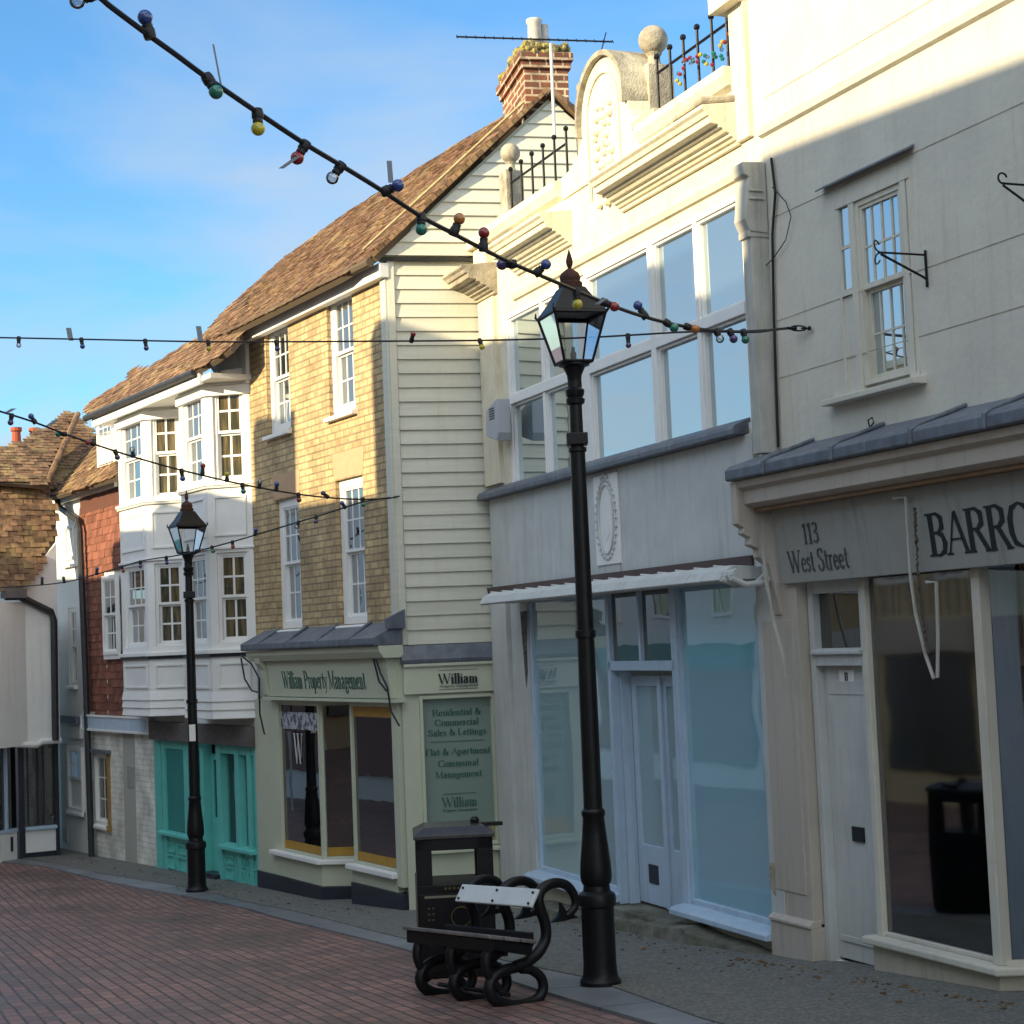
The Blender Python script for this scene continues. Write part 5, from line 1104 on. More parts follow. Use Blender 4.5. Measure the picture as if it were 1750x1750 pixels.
    goods = [mat('goods_white', (.5, .5, .46), .6), mat('goods_red', (.3, .06, .04), .6), mat('goods_green', (.08, .14, .05), .6), mat('goods_ochre', (.35, .22, .06), .6)]
    for i, gm in enumerate(goods):
        gd = MB(F)
        for k in range(12):
            xx = random.uniform(x265 + .3, -.2); yy = random.uniform(.35, 1.2); zz = random.choice([.55, .95, 1.35, 1.7]) + g + .1; r = random.uniform(.04, .1)
            if random.random() < .5: gd.box(xx - r, xx + r, yy, yy + r, zz, zz + r * 3)
            else: gd.lathe([(r * .6, 0), (r, r * .8), (r * .7, r * 2), (r * .3, r * 2.4)], (xx, yy, zz), 10)
        gd.build('window_goods', gm)
    MB(F).box(X(352), X(376), -.10, .35, g - .3, g + .05).build('doorstep', DARK)
    # wall behind eaves so the side is closed
    bd = MB(F); bd.quad((XL, 0, z0 - .3), (XL, 5, z0 - .3), (XL, 5, eave), (XL, 0, eave)); bd.quad((XL, 5, g), (0, 5, g), (0, 5, eave), (XL, 5, eave)); bd.quad((XG, 0, g - .5), (XG, 5, g - .5), (XG, 5, zt), (XG, 0, zt)); bd.build('side_wall', WHITEW)
build_Y()

# ------------------------------------------------------------------ F : narrow tile-hung house
def build_F():
    F = Ff; g = F.g(-2); eave = F.z(97, 850); XL = F.x(92, 1100); x140 = F.x(143, 1000); XR = .15
    zj = F.z(170, 1225)
    zs = F.z(120, 990)
    sc = [lit(F, 113, 900, 129, 955), lit(F, 116, 1040, 132, 1170)]
    wall(F, 'wall', WHITEW, XL, x140 - .0, g - .6, eave, [sc[1]])
    sash(F, sc[1][0] + .001, sc[1][1] - .001, sc[1][2], sc[1][3], .02, 2, 2, 2, .05, .02, WHITE, GLASS_UP, .05)
    wn = MB(F); a, b, c, d = sc[0]; ring(wn, a, b, c, d, -.03, -.001, .05); wn.box(a - .1, b + .1, -.08, -.001, c - .12, c - .08); wn.build('blind_window', WHITE)
    # tile-hanging
    wz = lit(F, 184, 985, 206, 1118)
    wall(F, 'tile_backing', GRIT, x140, XR, zj, eave - .02, [], y=.01)
    ztt = F.z(170, 872)
    random.seed(9)
    poly = [(x140, zj), (wz[0] - .05, zj), (wz[0] - .05, wz[2] - .1), (wz[0] - .05, wz[3] + .05), (XR, wz[3] + .05), (XR, ztt), (x140, ztt)]
    tiles(F, (0, -.01, 0), (1, 0, 0), (0, 0, 1), poly, 'hung_tiles', HUNG, .165, .115, .014, .6)
    tiles(F, (0, -.01, 0), (1, 0, 0), (0, 0, 1), [(wz[0] - .05, zj), (XR, zj), (XR, wz[2] - .1), (wz[0] - .05, wz[2] - .1)], 'hung_tiles', HUNG, .165, .115, .014, .6)
    MB(F).box(x140, XR, -.03, .0, ztt + .01, eave - .16).build('brown_frieze', mat('brown_boards', (.12, .05, .035), .7, (.09, .04, .03), 8)) 
    MB(F).box(XL - .05, XR, -.09, -.035, eave - .15, eave).build('eaves_board', WHITE)
    sash(F, wz[0], XR, wz[2], wz[3], -.10, 2, 2, 2, .06, .02, WHITE, GLASS_UP, .07)
    MB(F).tube([(XL - .05, -.16, eave + .02), (XR, -.16, eave + .02)], .05, 8).build('gutter', PIPE)
    o = Vector((0, -.2, eave + .03)); up = Vector((0, .72, .69))
    poly = plane_poly(F, o, (1, 0, 0), up, [(85, 850), (196, 816), (197, 790), (165, 796), (160, 745), (158, 752), (128, 722), (105, 770), (78, 815), (72, 845)])
    tiles(F, o, (1, 0, 0), up, poly, 'roof', TILEO, .14, .09, .014, 1.4, under='roof_deck')
    # downpipe
    pts = [(97, 850), (100, 866), (133, 890), (136, 905), (146, 1150), (157, 1472)]
    P3 = [(F.at(*q, -.12)[0], -.12, F.at(*q, -.12)[1]) for q in pts]; P3[-1] = (P3[-1][0], P3[-1][1], F.g(P3[-1][0]) + .02)
    MB(F).tube(P3, .05, 8).build('downpipe', PIPE)
    # ground floor
    a, b, c, d = lit(F, 105, 1234, 142, 1262); MB(F).box(a, b, -.05, 0, c, d).build('name_board', WHITEW); 
    a, b, c, d = lit(F, 98, 1222, 143, 1236); MB(F).box(a, b, -.12, 0, c, d).build('lead_flashing', LEAD)
    a, b, c, d = lit(F, 119, 1275, 146, 1388); sash(F, a, b, c, d, -.05, 2, 2, 2, .06, .025, WHITE, GLASS_UP, .06)
    a, b, c, d = lit(F, 106, 1270, 118, 1440); MB(F).box(a, b, -.03, 0, c, d).build('door', GREYP)
    MB(F).box(F.x(157, 1350), XR, -.001, .2, g - .5, zj - .02).build('ground_wall', PBRICK) if False else None
    bd = MB(F); bd.quad((XL, 0, g - .5), (XL, 5, g - .5), (XL, 5, eave), (XL, 0, eave)); bd.quad((XL, 5, g), (XR, 5, g), (XR, 5, eave), (XL, 5, eave)); bd.build('side_wall', WHITEW)
build_F()

# ------------------------------------------------------------------ G : jettied house at far left
def build_G():
    y0 = 27.3
    A = at_depth(33, 1350, y0); Bp = at_depth(97, 1350, y0 + .3)
    d = Bp - A; deg = math.degrees(atan2(d.x, -d.y))
    F = house('jettied_tiled_house', A.x, A.y, deg, 'white jettied house with large mossy tiled roof sweeping low at the left edge')
    Ln = (Bp - A).xy.length
    # left front recedes to the left
    C = at_depth(-70, 1350, y0 - 1.2); S = F.sub(F.loc(C).x, F.loc(C).y, 0, 0)
    zj = F.z(60, 1272); g = F.g(0); zt = F.z(60, 1040)
    # upper (jettied) walls
    MB(F).prism([(0, -.25, zj + .05), (Ln, -.25, zj - .0), (Ln, -.25, F.z(90, 930)), (Ln - .25, -.25, F.z(75, 960)), (0.02, -.25, F.z(40, 1010)), (0, -.25, zt)], (0, .3, 0)).build('wall', WHITEW)
    MB(S).box(0, S.len + .05, -.25, .1, zj, F.z(20, 1030)).build('front_wall', WHITEW)
    MB(F).tube([(-.1, -.27, zj + .03), (Ln * .35, -.28, zj + .0), (Ln * .5, -.28, zj + .05), (Ln, -.27, zj + .05)], .05, 8).build('jetty_moulding', WHITEW)
    # ground floor
    dk = MB(F); dk.box(0, Ln, .25, .3, g - .3, zj); dk.build('shop_backwall', ROOMD)
    ps = MB(F)
    for (p0, p1) in ((30, 40), (93, 99)): ps.box(F.x(p0, 1350), F.x(p1, 1350), -.06, .1, g - .4, zj + .05)
    for (p0, p1) in ((46, 49), (62, 66), (73, 76)): ps.box(F.x(p0, 1350), F.x(p1, 1350), -.01, .05, F.z(60, 1410), zj)
    ps.build('timber_post', DARK, bevel=.006)
    zs = F.z(60, 1412); MB(F).box(F.x(40, 1350), Ln - .03, -.10, .1, zs - .05, zs).build('shop_sill', BLUEW, bevel=.006); MB(F).box(F.x(41, 1350), Ln - .04, -.04, .1, F.z(60, 1456), zs - .05).build('stallriser', WHITE)
    MB(F).box(0, Ln, -.02, .1, g - .4, F.z(60, 1457)).build('plinth', DARK)
    MB(F).box(F.x(40, 1350), Ln - .03, .0, .005, zs, zj).build('pane', glass('reflective_shop_glass', .1, (.02, .02, .02), wav=.4))
    s2 = MB(S); s2.box(0, S.len - .05, .0, .1, zs - .05, zs); s2.build('shop_sill', BLUEW); s3 = MB(S); s3.box(0, S.len - .05, .02, .1, g - .4, zs - .05); s3.build('stallriser', WHITE)
    s4 = MB(S)
    for i in range(4): s4.box(S.len - .15 - i * .3, S.len - .2 - i * .3, .01, .019, g + .15, zs - .12)
    s4.build('grille', DARK); MB(S).box(0, S.len - .05, .04, .045, zs, zj).build('pane', GLASS_DARK)
    p5 = MB(S)
    for i in range(5): p5.box(S.len - .3 - i * .42, S.len - .26 - i * .42, .0, .06, zs, zj)
    p5.build('mullion', BLUEW)
    # lower roof slope facing the camera, with level courses
    o = F.at(45, 1000, -.45); oz = o[1]; up = Vector((0, .42, .9)).normalized()
    pl = plane_poly(F, (0, -.45, oz), (1, 0, 0), up, [(-60, 1012), (40, 1005), (50, 990), (95, 925), (97, 880), (78, 825), (40, 812), (-60, 800)])
    tiles(F, (0, -.45, oz), (1, 0, 0), up, pl, 'lower_roof', TILEO, .155, .095, .016, 1.7, under='roof_deck')
    oy = -.45 + up.y * ((F.z(40, 812, .5) - oz) / up.z)
    up2 = Vector((0, .80, .60)).normalized(); zr = F.z(40, 815, .3)
    pl = plane_poly(F, (0, .25, zr), (1, 0, 0), up2, [(-60, 818), (80, 830), (80, 815), (128, 712), (120, 706), (45, 752), (0, 768), (-60, 790)])
    tiles(F, (0, .25, zr), (1, 0, 0), up2, pl, 'upper_roof', TILEO, .14, .09, .014, 1.3, under='roof_deck')
    up3 = Vector((-.15, .75, .62)).normalized()
    # further hipped slope right of the ridge
    zr3 = F.z(120, 770, 1.5)
    pl = plane_poly(F, (Ln, 1.5, zr3), (1, 0, 0), up2, [(78, 835), (128, 708), (164, 744), (168, 800), (140, 830)])
    tiles(F, (Ln, 1.5, zr3), (1, 0, 0), up2, pl, 'hip_roof', TILEO, .14, .09, .014, 1.3, under='roof_deck')
    rt = MB(F); a = F.at(80, 822, .28); b_ = F.at(127, 710, 1.9)
    rt.tube([(a[0], .22, a[1]), (b_[0], 1.7, b_[1])], .05, 8); rt.build('ridge_tiles', TILEO)
    # chimney with pots
    cx, cz = F.at(38, 760, 3.2); cm = MB(F); cm.box(cx - .3, cx + .3, 3.0, 3.5, cz - 1.0, cz - .06); co = cm.build('chimney', CBRICK)
    pt = MB(F)
    for dx in (-.1, .22): pt.lathe([(.09, cz - .08), (.075, cz + .22), (.1, cz + .24), (.1, cz + .3)], (cx + dx, 3.2, 0), 12)
    pt.build('chimney_pot', mat('red_pot', (.35, .08, .04), .8), co)
    # gutter and pipe
    P3 = [(F.at(*q, -.32)[0], -.32, F.at(*q, -.32)[1]) for q in ((8, 1020), (35, 1020), (88, 1046), (92, 1060), (95, 1265))]
    MB(F).tube(P3, .055, 8).build('downpipe', PIPE)
    MB(F).box(F.x(5, 1015, -.45), F.x(44, 1010, -.45), -.52, -.3, F.z(25, 1022, -.45), F.z(25, 1006, -.45)).build('eaves_end', FASCB)
    bd = MB(F); bd.quad((Ln, .05, g - .3), (Ln, 6, g - .3), (Ln, 6, zt), (Ln, .05, zt)); bd.quad((0, 3.4, g), (0, 3.4, zt + .4), (Ln + 1, 3.4, zt + .4), (Ln + 1, 3.4, g)); bd.build('rear_wall', WHITEW)
build_G()

# ------------------------------------------------------------------ opposite side of the street (casts the shade, shows in the glass)
oa = radians(22); oN = Vector((cos(oa), sin(oa))); oO = -oN * 3.4; oU = Vector((-sin(oa), cos(oa)))
def opp(u0, u1, top, name, label, wm, kind='flat', nwin=2, shopc=None, depth=6.0):
    P = oO + oU * ((u0 + u1) / 2); e = empty(name, (P.x, P.y, zg(P.y)), atan2(oU.y, oU.x), label, 'building'); zb = zg(P.y); hw = (u1 - u0) / 2
    F = WF((0, 0, 0)); F.root = e
    ta, tb = top if isinstance(top, tuple) else (top, top)
    h = min(ta, tb) - zb; hl = (tb if oU.x < 0 else ta) - zb; ha, hb_ = ta - zb, tb - zb
    b = MB(F); b.hexa([(-hw, 0, -.8), (hw, 0, -.8), (hw, .35, -.8), (-hw, .35, -.8), (-hw, 0, ha), (hw, 0, hb_), (hw, .35, hb_), (-hw, .35, ha)]); b.box(-hw + .02, hw - .02, .35, depth, -.8, min(h - 2.2, 4.6))
    b.build('wall', wm)
    if kind == 'pitch':
        r = MB(F); r.extr_x([(-.25, h - .95), (depth / 2, h), (depth + .25, h - .95)], -hw + .01, hw - .01)
        r.build('roof', TILE)
    else: MB(F).box(-hw, hw, -.08, -.001, h - .12, h - .004).build('cornice', WCREAM)
    st = 2.75
    for fl in range(1, int((h - .9) / 2.5) + 0):
        for i in range(nwin):
            cx = -hw + (i + .5) * 2 * hw / nwin; z0 = st * fl + .75
            if z0 + 1.35 > h - .5: continue
            w = MB(F); ring(w, cx - .45, cx + .45, z0, z0 + 1.35, -.05, -.001, .07); w.box(cx - .38, cx + .38, -.04, -.002, z0 + .65, z0 + .7); w.box(cx - .012, cx + .012, -.04, -.002, z0, z0 + 1.35); wo = w.build('window', WHITE)
            MB(F).box(cx - .4, cx + .4, -.014, -.004, z0 + .05, z0 + 1.3).build('pane', GLASS_DARK, wo)
    s = MB(F); s.box(-hw + .3, hw - .3, -.06, -.002, .55, 2.35); s.build('shop_window', GLASS_DARK)
    f = MB(F); f.box(-hw + .15, hw - .15, -.16, -.002, 2.4, 2.9); f.build('fascia', shopc or GREY)
    return e
R1 = mat('ochre_render', (.45, .36, .20), .85, (.40, .32, .18), 3); R2 = mat('sage_render', (.42, .44, .36), .85)
opp(-16, -7, 8.2, 'opposite_shop', 'red brick house behind the camera on the far kerb', OBRICK, 'flat', 4)
opp(-7, -.5, 8.25, 'opposite_shop', 'cream parapet house nearest the camera on the far kerb', WCREAM, 'flat', 3, TURQD)
opp(-.5, 5.0, 8.06, 'opposite_shop', 'cream parapet house on the far side with dark fascia', WCREAM, 'flat', 3, SAGEG)
opp(5.0, 8.35, (8.06, 8.30), 'opposite_shop', 'ochre rendered house with sloping parapet on the far side', R1, 'flat', 2, OCHRE)
opp(8.35, 9.6, 7.48, 'opposite_shop', 'narrow white house on the far side', WHITEW, 'flat', 1, BLUEW)
opp(9.6, 15.1, 7.9, 'opposite_shop', 'cream shop with ochre fascia on the far side', WCREAM, 'flat', 3, OCHRE)
opp(15.1, 17.45, 6.08, 'opposite_shop', 'low sage rendered shop on the far side', R2, 'flat', 1, SAGEG)
opp(17.45, 18.75, 7.2, 'opposite_shop', 'tall narrow brick house on the far side', OBRICK, 'flat', 1)
opp(18.75, 21.6, 6.2, 'opposite_shop', 'low white shop with brown fascia on the far side', WHITEW, 'flat', 2, BROWN)
eT = opp(21.6, 24.4, 5.78, 'opposite_shop', 'low cream timber framed shop on the far side', mat('timbered_cream', (.72, .62, .38), .85, (.62, .53, .32), 3), 'flat', 2, MAUVE)
FT = WF((0, 0, 0)); FT.root = eT
for i in range(12): MB(FT).box(-1.36 + i * .245, -1.31 + i * .245, -.03, -.002, 2.95, 4.3).build('timber_stud', FASCB)
opp(24.4, 30, 5.25, 'opposite_shop', 'low ochre shop on the far side', R1, 'flat', 3, GREY)
opp(30, 38, 4.6, 'opposite_shop', 'lowest white shop at the end of the far side', WHITEW, 'flat', 3, TURQD)

# ------------------------------------------------------------------ street lamps
def make_lamp(P, label):
    e = empty('street_lamp', P, 0, label, 'street lamp', 'black lantern street lamps along the pavement'); F = WF((0, 0, 0)); F.root = e
    MB(F).lathe([(.135, -.03), (.135, .03), (.118, .05), (.112, .08), (.108, .14), (.108, .50), (.122, .515), (.125, .56), (.118, .585), (.09, .605), (.085, .64), (.098, .66), (.104, .70), (.10, .78), (.082, .95), (.070, 1.08), (.078, 1.095), (.078, 1.12), (.066, 1.135)], (0, 0, 0), 24).build('base', IRON, smooth=True)
    MB(F).lathe([(.062, 1.135), (.060, 1.7), (.057, 2.25), (.068, 2.255), (.068, 2.30), (.056, 2.305), (.050, 3.48), (.060, 3.49), (.060, 3.515), (.044, 3.52), (.042, 3.99)], (0, 0, 0), 20).build('shaft', IRON, smooth=True)
    MB(F).box(-.070, .070, -.070, .070, 3.53, 3.61).build('clamp', IRON, bevel=.006)
    MB(F).lathe([(.043, 3.80), (.060, 3.81), (.064, 3.84), (.050, 3.85), (.060, 3.87), (.064, 3.90), (.048, 3.915), (.048, 3.96)], (0, 0, 0), 18).build('collar', IRON, smooth=True)
    lb, lt = 4.08, 4.40; rb, rt_ = .098, .178; rot = radians(62); s2 = sqrt(2)
    MB(F).lathe([(.045, 3.95), (.050, 4.00), (.075, 4.055), (.105, 4.065), (.105, 4.08)], (0, 0, 0), 16).build('lantern_cradle', IRON, smooth=True)
    fr = MB(F)
    def cn(i, r, z): t = rot + i * pi / 2; return (r * s2 * cos(t), r * s2 * sin(t), z)
    for i in range(4):
        fr.tube([cn(i, rb, lb), cn(i, rt_, lt)], .010, 6); fr.tube([cn(i, rb, lb + .005), cn(i + 1, rb, lb + .005)], .011, 6); fr.tube([cn(i, rt_, lt), cn(i + 1, rt_, lt)], .012, 6)
        a = cn(i, rt_, lt); fr.tube([a, (a[0] * 1.08, a[1] * 1.08, lt + .02), (a[0] * 1.07, a[1] * 1.07, lt + .05)], [.011, .009, .004], 6)
    fo = fr.build('lantern_frame', IRON)
    g = MB(F)
    for i in range(4):
        a, b = Vector(cn(i, rb, lb)), Vector(cn(i + 1, rb, lb)); c_, d_ = Vector(cn(i + 1, rt_, lt)), Vector(cn(i, rt_, lt)); nn = ((a + b) * .5); nn.z = 0; nn.normalize(); g.prism([a, b, c_, d_], -nn * .003)
    g.build('lantern_glass', GLASS_LAMP, fo)
    MB(F).lathe([(rt_ * s2 * 1.02, lt + .01), (rt_ * s2 * 1.0, lt + .022), (.125 * s2, lt + .10), (.078 * s2, lt + .185), (.072 * s2, lt + .19)], (0, 0, 0), 4, rot=rot).build('lantern_roof', IRON)
    MB(F).lathe([(.080, lt + .185), (.082, lt + .225), (.066, lt + .235), (.072, lt + .26), (.060, lt + .29), (.034, lt + .31), (.012, lt + .325), (.020, lt + .345), (.025, lt + .37), (.018, lt + .40), (.009, lt + .43), (.002, lt + .455)], (0, 0, 0), 14).build('finial', RUSTI, smooth=True)
    MB(F).lathe([(.02, lb + .0), (.02, lb + .07), (.012, lb + .08), (.012, lb + .11)], (0, 0, 0), 10).build('burner', mat('lamp_fitting', (.35, .35, .33), .5))
    return e
PL = ground(1027, 1688); PL.z = zg(PL.y) + .02
lamp1 = make_lamp(PL, 'tall black lantern street lamp nearest the camera, in front of the ornate shop')
PF = ground(337, 1526); PF.z = zg(PF.y) + .02
def dup_tree(o, parent=None):
    c = o.copy(); COL.objects.link(c)
    if parent is not None: c.parent = parent
    for ch in list(o.children): dup_tree(ch, c)
    return c
lamp2 = dup_tree(lamp1); lamp2.location = PF; lamp2.rotation_euler = (0, 0, radians(12)); lamp2['label'] = 'farther black lantern street lamp in front of the turquoise shopfront'
# stickers on far lamp
F_ = WF((0, 0, 0)); F_.root = lamp2
MB(F_).box(-.045, .03, -.064, -.058, 1.80, 2.0).build('sticker', WHITE)

# ------------------------------------------------------------------ litter bin
def build_bin():
    P = ground(715, 1672); a = radians(4); e = empty('litter_bin', (P.x + .27, P.y + .2, zg(P.y + .2) + .0), a, 'black square litter bin with sloping lid and open sides, behind the bench', 'litter bin'); F = WF((0, 0, 0)); F.root = e
    h = .27; H = 1.0
    b = MB(F); b.box(-h, h, -h, h, .03, .66); b.box(-h + .01, h - .01, -h - .008, -h, .06, .60)
    for sx_ in (-1, 1):
        for sy_ in (-1, 1): b.box(sx_ * h, sx_ * (h - .11), sy_ * h, sy_ * (h - .075), .66, H - .02)
    b.box(-h, h, -h, h, H - .10, H - .02)
    b.build('body', IRON, bevel=.012)
    MB(F).box(-h + .02, h - .02, -h + .02, h - .02, -.03, .03).build('base', IRON)
    b = MB(F); b.add([(-h - .015, -h - .015, H - .02), (h + .015, -h - .015, H - .02), (h + .015, h + .015, H - .02), (-h - .015, h + .015, H - .02), (-h - .015, -h - .015, H + .01), (h + .015, -h - .015, H + .01), (h + .015, h + .015, H + .01), (-h - .015, h + .015, H + .01), (-.20, -.20, H + .055), (.20, -.20, H + .055), (.20, .20, H + .055), (-.20, .20, H + .055)], [(0, 3, 2, 1), (0, 1, 5, 4), (1, 2, 6, 5), (2, 3, 7, 6), (3, 0, 4, 7), (4, 5, 9, 8), (5, 6, 10, 9), (6, 7, 11, 10), (7, 4, 8, 11), (8, 9, 10, 11)]); b.build('lid', mat('scuffed_black_lid', (.04, .04, .045), .25, (.07, .065, .06), 6), bevel=.006)
    a_ = MB(F); a_.lathe([(.03, 0), (.035, .03), (.02, .05)], (.16, .0, H + .05), 10); a_.box(.2, .36, -.02, .05, H + .03, H + .055); a_.build('ashtray', IRON)
    MB(F).tube([(.05 * 1.35 * cos(t) + .03, -h - .014, .44 + .0675 * sin(t)) for t in [i * pi / 12 for i in range(24)]], .004, 5, True).build('crest_ring', GOLD)
    MB(F).box(-h - .012, -h, -h + .01, -h + .14, .0, .74).build('side_panel', mat('grey_side_panel', (.12, .11, .10), .5)) 
    g = MB(F); g.box(-.22, .04, -h - .012, -h - .008, .575, .59)
    g.build('gold_band', mat('worn_silver_band', (.22, .20, .16), .4))
    t = MB(F)
    for i in range(7): t.box(-.08 + i * .03, -.062 + i * .03, -h - .0115, -h - .008, .63, .645)
    for i in range(3):
        for k in range(2): t.box(-.20 + k * .03, -.185 + k * .03, -h - .0115, -h - .008, .42 + i * .04, .43 + i * .04)
    t.build('faded_text', GOLD)
build_bin()

# ------------------------------------------------------------------ serpent bench
def build_bench():
    ang = 35
    P = ground(880, 1716); P0 = P + Vector((0, 0, 0)); e = empty('serpent_bench', (P.x, P.y, zg(P.y)), 0, 'short bench with black iron sea serpent ends and pale back slat beside the near lamp', 'bench')
    a = radians(ang); Lv = Vector((-sin(a), cos(a), 0)); Av = Vector((cos(a), sin(a), 0)); n = Lv
    F = WF((0, 0, 0)); F.root = e; base = Vector((P.x, P.y, zg(P.y)))
    def pf(px, py, s=0):   # photo point on the near end plane -> (a, z)
        Q = on_plane(px, py, base, n) - base; return Q.dot(Av), Q.z
    def w(az, s): return Av * az[0] + Vector((0, 0, az[1])) + Lv * s + Vector((0, 0, -.066 * (Lv.y * s)))
    def smooth(pts, k=5):
        out = []; n_ = len(pts)
        for i in range(n_ - 1):
            p0, p1, p2, p3 = [Vector(pts[max(0, min(n_ - 1, i + j))]) for j in (-1, 0, 1, 2)]
            for q in range(k):
                t = q / k; out.append(.5 * ((2 * p1) + (-p0 + p2) * t + (2 * p0 - 5 * p1 + 4 * p2 - p3) * t * t + (-p0 + 3 * p1 - 3 * p2 + p3) * t ** 3))
        out.append(Vector(pts[-1])); return out
    neck = [(880, 1652), (900, 1644), (920, 1628), (932, 1605), (932, 1580), (924, 1555), (920, 1535), (928, 1518), (948, 1509), (968, 1513), (981, 1530), (982, 1550), (968, 1566)]
    coil = [(905, 1640), (886, 1652), (862, 1658), (842, 1672), (836, 1692), (846, 1709), (868, 1718), (895, 1717), (918, 1708), (928, 1690), (924, 1670), (908, 1658), (890, 1656)]
    foot = [(846, 1612), (832, 1628), (830, 1650), (838, 1672), (852, 1690)]
    nk = smooth([pf(*p) for p in neck]); cl = smooth([pf(*p) for p in coil])
    for s in (0, .40, .80):
        m_ = MB(F); k = len(nk); m_.tube([w(q, s) for q in nk], [.036 if i < k * .5 else .036 - .012 * (i - k * .5) / (k * .5) for i in range(k)], 10)
        k = len(cl); m_.tube([w(q, s) for q in cl], [.030 + .008 * sin(pi * min(1, i / k * 1.1)) for i in range(k)], 10)
        ft = smooth([pf(*p) for p in foot]); m_.tube([w(q, s) for q in ft], [.030] * len(ft), 8)
        # forked tail fin
        t1, t2, t3, t4 = [pf(*p) for p in ((968, 1562), (990, 1573), (942, 1576), (953, 1545))]
        ff = [w(p, s) for p in [pf(*p) for p in ((974, 1560), (988, 1568), (976, 1570), (962, 1574), (940, 1577), (952, 1568), (957, 1556), (957, 1542), (966, 1556))]]
        m_.prism([q - Lv * .012 for q in ff], Lv * .024)
        # serpent head resting at the front
        h0 = pf(848, 1610); m_.ball(tuple(w(h0, s)), .036, 10)
        m_.build('serpent_end', IRON, smooth=True)
    # seat slats and back slat
    f0 = pf(760, 1611); f1 = pf(893, 1628)
    sz = .40
    def slat(a0, z0, a1, z1, th, s0, s1, mt, nm):
        v = Vector((a1 - a0, z1 - z0)); nn = Vector((-v.y, v.x)).normalized() * th
        c = [(a0, z0), (a1, z1), (a1 + nn.x, z1 + nn.y), (a0 + nn.x, z0 + nn.y)]
        m_ = MB(F); m_.hexa([w(q, s0) for q in c] + [w(q, s1) for q in c]); return m_.build(nm, mt, bevel=.006)
    DS = mat('worn_seat_slat', (.22, .20, .19), .35, (.08, .075, .07), 6)
    a_l, z_l = pf(820, 1603); a_r, z_r = pf(905, 1612)
    wd = (a_r - a_l) / 3
    for i in range(3): slat(a_l + wd * i, z_l + (z_r - z_l) * i / 3, a_l + wd * (i + .86), z_l + (z_r - z_l) * (i + .86) / 3, .025, -.10, .92, DS, 'seat_slat')
    for aa in (a_l + .02, a_r - .05): slat(aa, z_l - .085, aa + .03, z_l - .085, .08, -.08, .90, IRON, 'seat_rail')
    for ss in (-.06, .40, .82): slat(a_l + .03, z_l - .07, a_r - .03, z_r - .07, .065, ss, ss + .05, IRON, 'cross_bearer')
    b0 = pf(906, 1552); b1 = pf(919, 1521)
    bs = slat(b0[0], b0[1], b1[0], b1[1], .022, -.03, .84, BSLAT, 'back_slat')
    bl = MB(F)
    for s in (.0, .40, .80):
        for t in (.2, .8):
            q = (b0[0] + (b1[0] - b0[0]) * t - .026, b0[1] + (b1[1] - b0[1]) * t + .01); bl.ball(tuple(w(q, s)), .009, 6)
    bl.build('bolt', IRON, bs)
    rl = MB(F); q = ((b0[0] + b1[0]) / 2 + .01, (b0[1] + b1[1]) / 2); rl.tube([w(q, -.02), w(q, .83)], .012, 6); q = pf(862, 1630); rl.tube([w(q, -.02), w(q, .83)], .016, 6); q = pf(870, 1700); rl.tube([w(q, 0), w(q, .81)], .014, 6); rl.build('tie_rod', IRON)
build_bench()

# ------------------------------------------------------------------ festoon lights
CN = {'b': 'blue', 'g': 'green', 'y': 'yellow', 'r': 'red', 'o': 'orange', 'c': 'clear', 'p': 'purple'}
def festoon(pts, d0, d1, bulbs, label, r, size=1.0, tags=(), name='festoon_light_string', ends=None):
    # pts photo points; depth runs so that the wire is straight in plan
    xs = [p[0] for p in pts]
    def dep(px): t = (px - xs[0]) / (xs[-1] - xs[0]); return 1.0 / ((1 - t) / d0 + t / d1)
    def P(px, py): return at_depth(px, py, dep(px))
    W = [P(*p) for p in pts]; o = W[0]
    e = empty(name, o, 0, label, 'string lights'); F = WF((0, 0, 0)); F.root = e
    # smooth polyline
    Q = []
    for i in range(len(W) - 1):
        p0, p1, p2, p3 = [W[max(0, min(len(W) - 1, i + j))] for j in (-1, 0, 1, 2)]
        for k in range(5):
            t = k / 5; Q.append(.5 * ((2 * p1) + (-p0 + p2) * t + (2 * p0 - 5 * p1 + 4 * p2 - p3) * t * t + (-p0 + 3 * p1 - 3 * p2 + p3) * t ** 3))
    Q.append(W[-1]); MB(F).tube([q - o for q in Q], r, 6).build('cable', CABLE)
    def ywire(px):
        for i in range(len(pts) - 1):
            if pts[i][0] <= px <= pts[i + 1][0]: f = (px - pts[i][0]) / (pts[i + 1][0] - pts[i][0]); return pts[i][1] + (pts[i + 1][1] - pts[i][1]) * f
        return pts[-1][1]
    for (ax, bx, by, c) in bulbs:
        A = P(ax, ywire(ax)); dd = dep(ax); Bp = at_depth(bx, by, dd - .01); v = (Bp - A); Ln = v.length; v.normalize(); up = v
        R_ = .0225 * size; L = max(Ln, .06)
        M = v.to_track_quat('Z', 'Y').to_matrix()
        def T(mb):
            mb.v = [M @ q + (A - o) for q in mb.v]; return mb
        h = T(MB(F).lathe([(.017 * size, -.012), (.019 * size, 0), (.019 * size, L * .35), (.016 * size, L * .42), (.0165 * size, L - R_ * .9)], (0, 0, 0), 10)).build('bulb_holder', CABLE, smooth=True)
        T(MB(F).ball((0, 0, L), R_, 12)).build('bulb', BM[c], h, smooth=True)
    for (tx, ty, dx, dy) in tags:
        A = P(tx, ty) - o; s = dep(tx) / 3000; u = (RT * dx - UP * dy) * s; sd_ = RT * ((1.6 if abs(dy) > 60 else 4.5) * s); fdw = FW * .004
        MB(F).prism([A - sd_, A + sd_, A + sd_ + u, A - sd_ + u], fdw).build('tape_tag', mat('grey_tape', (.22, .25, .28), .6))
    return e, P
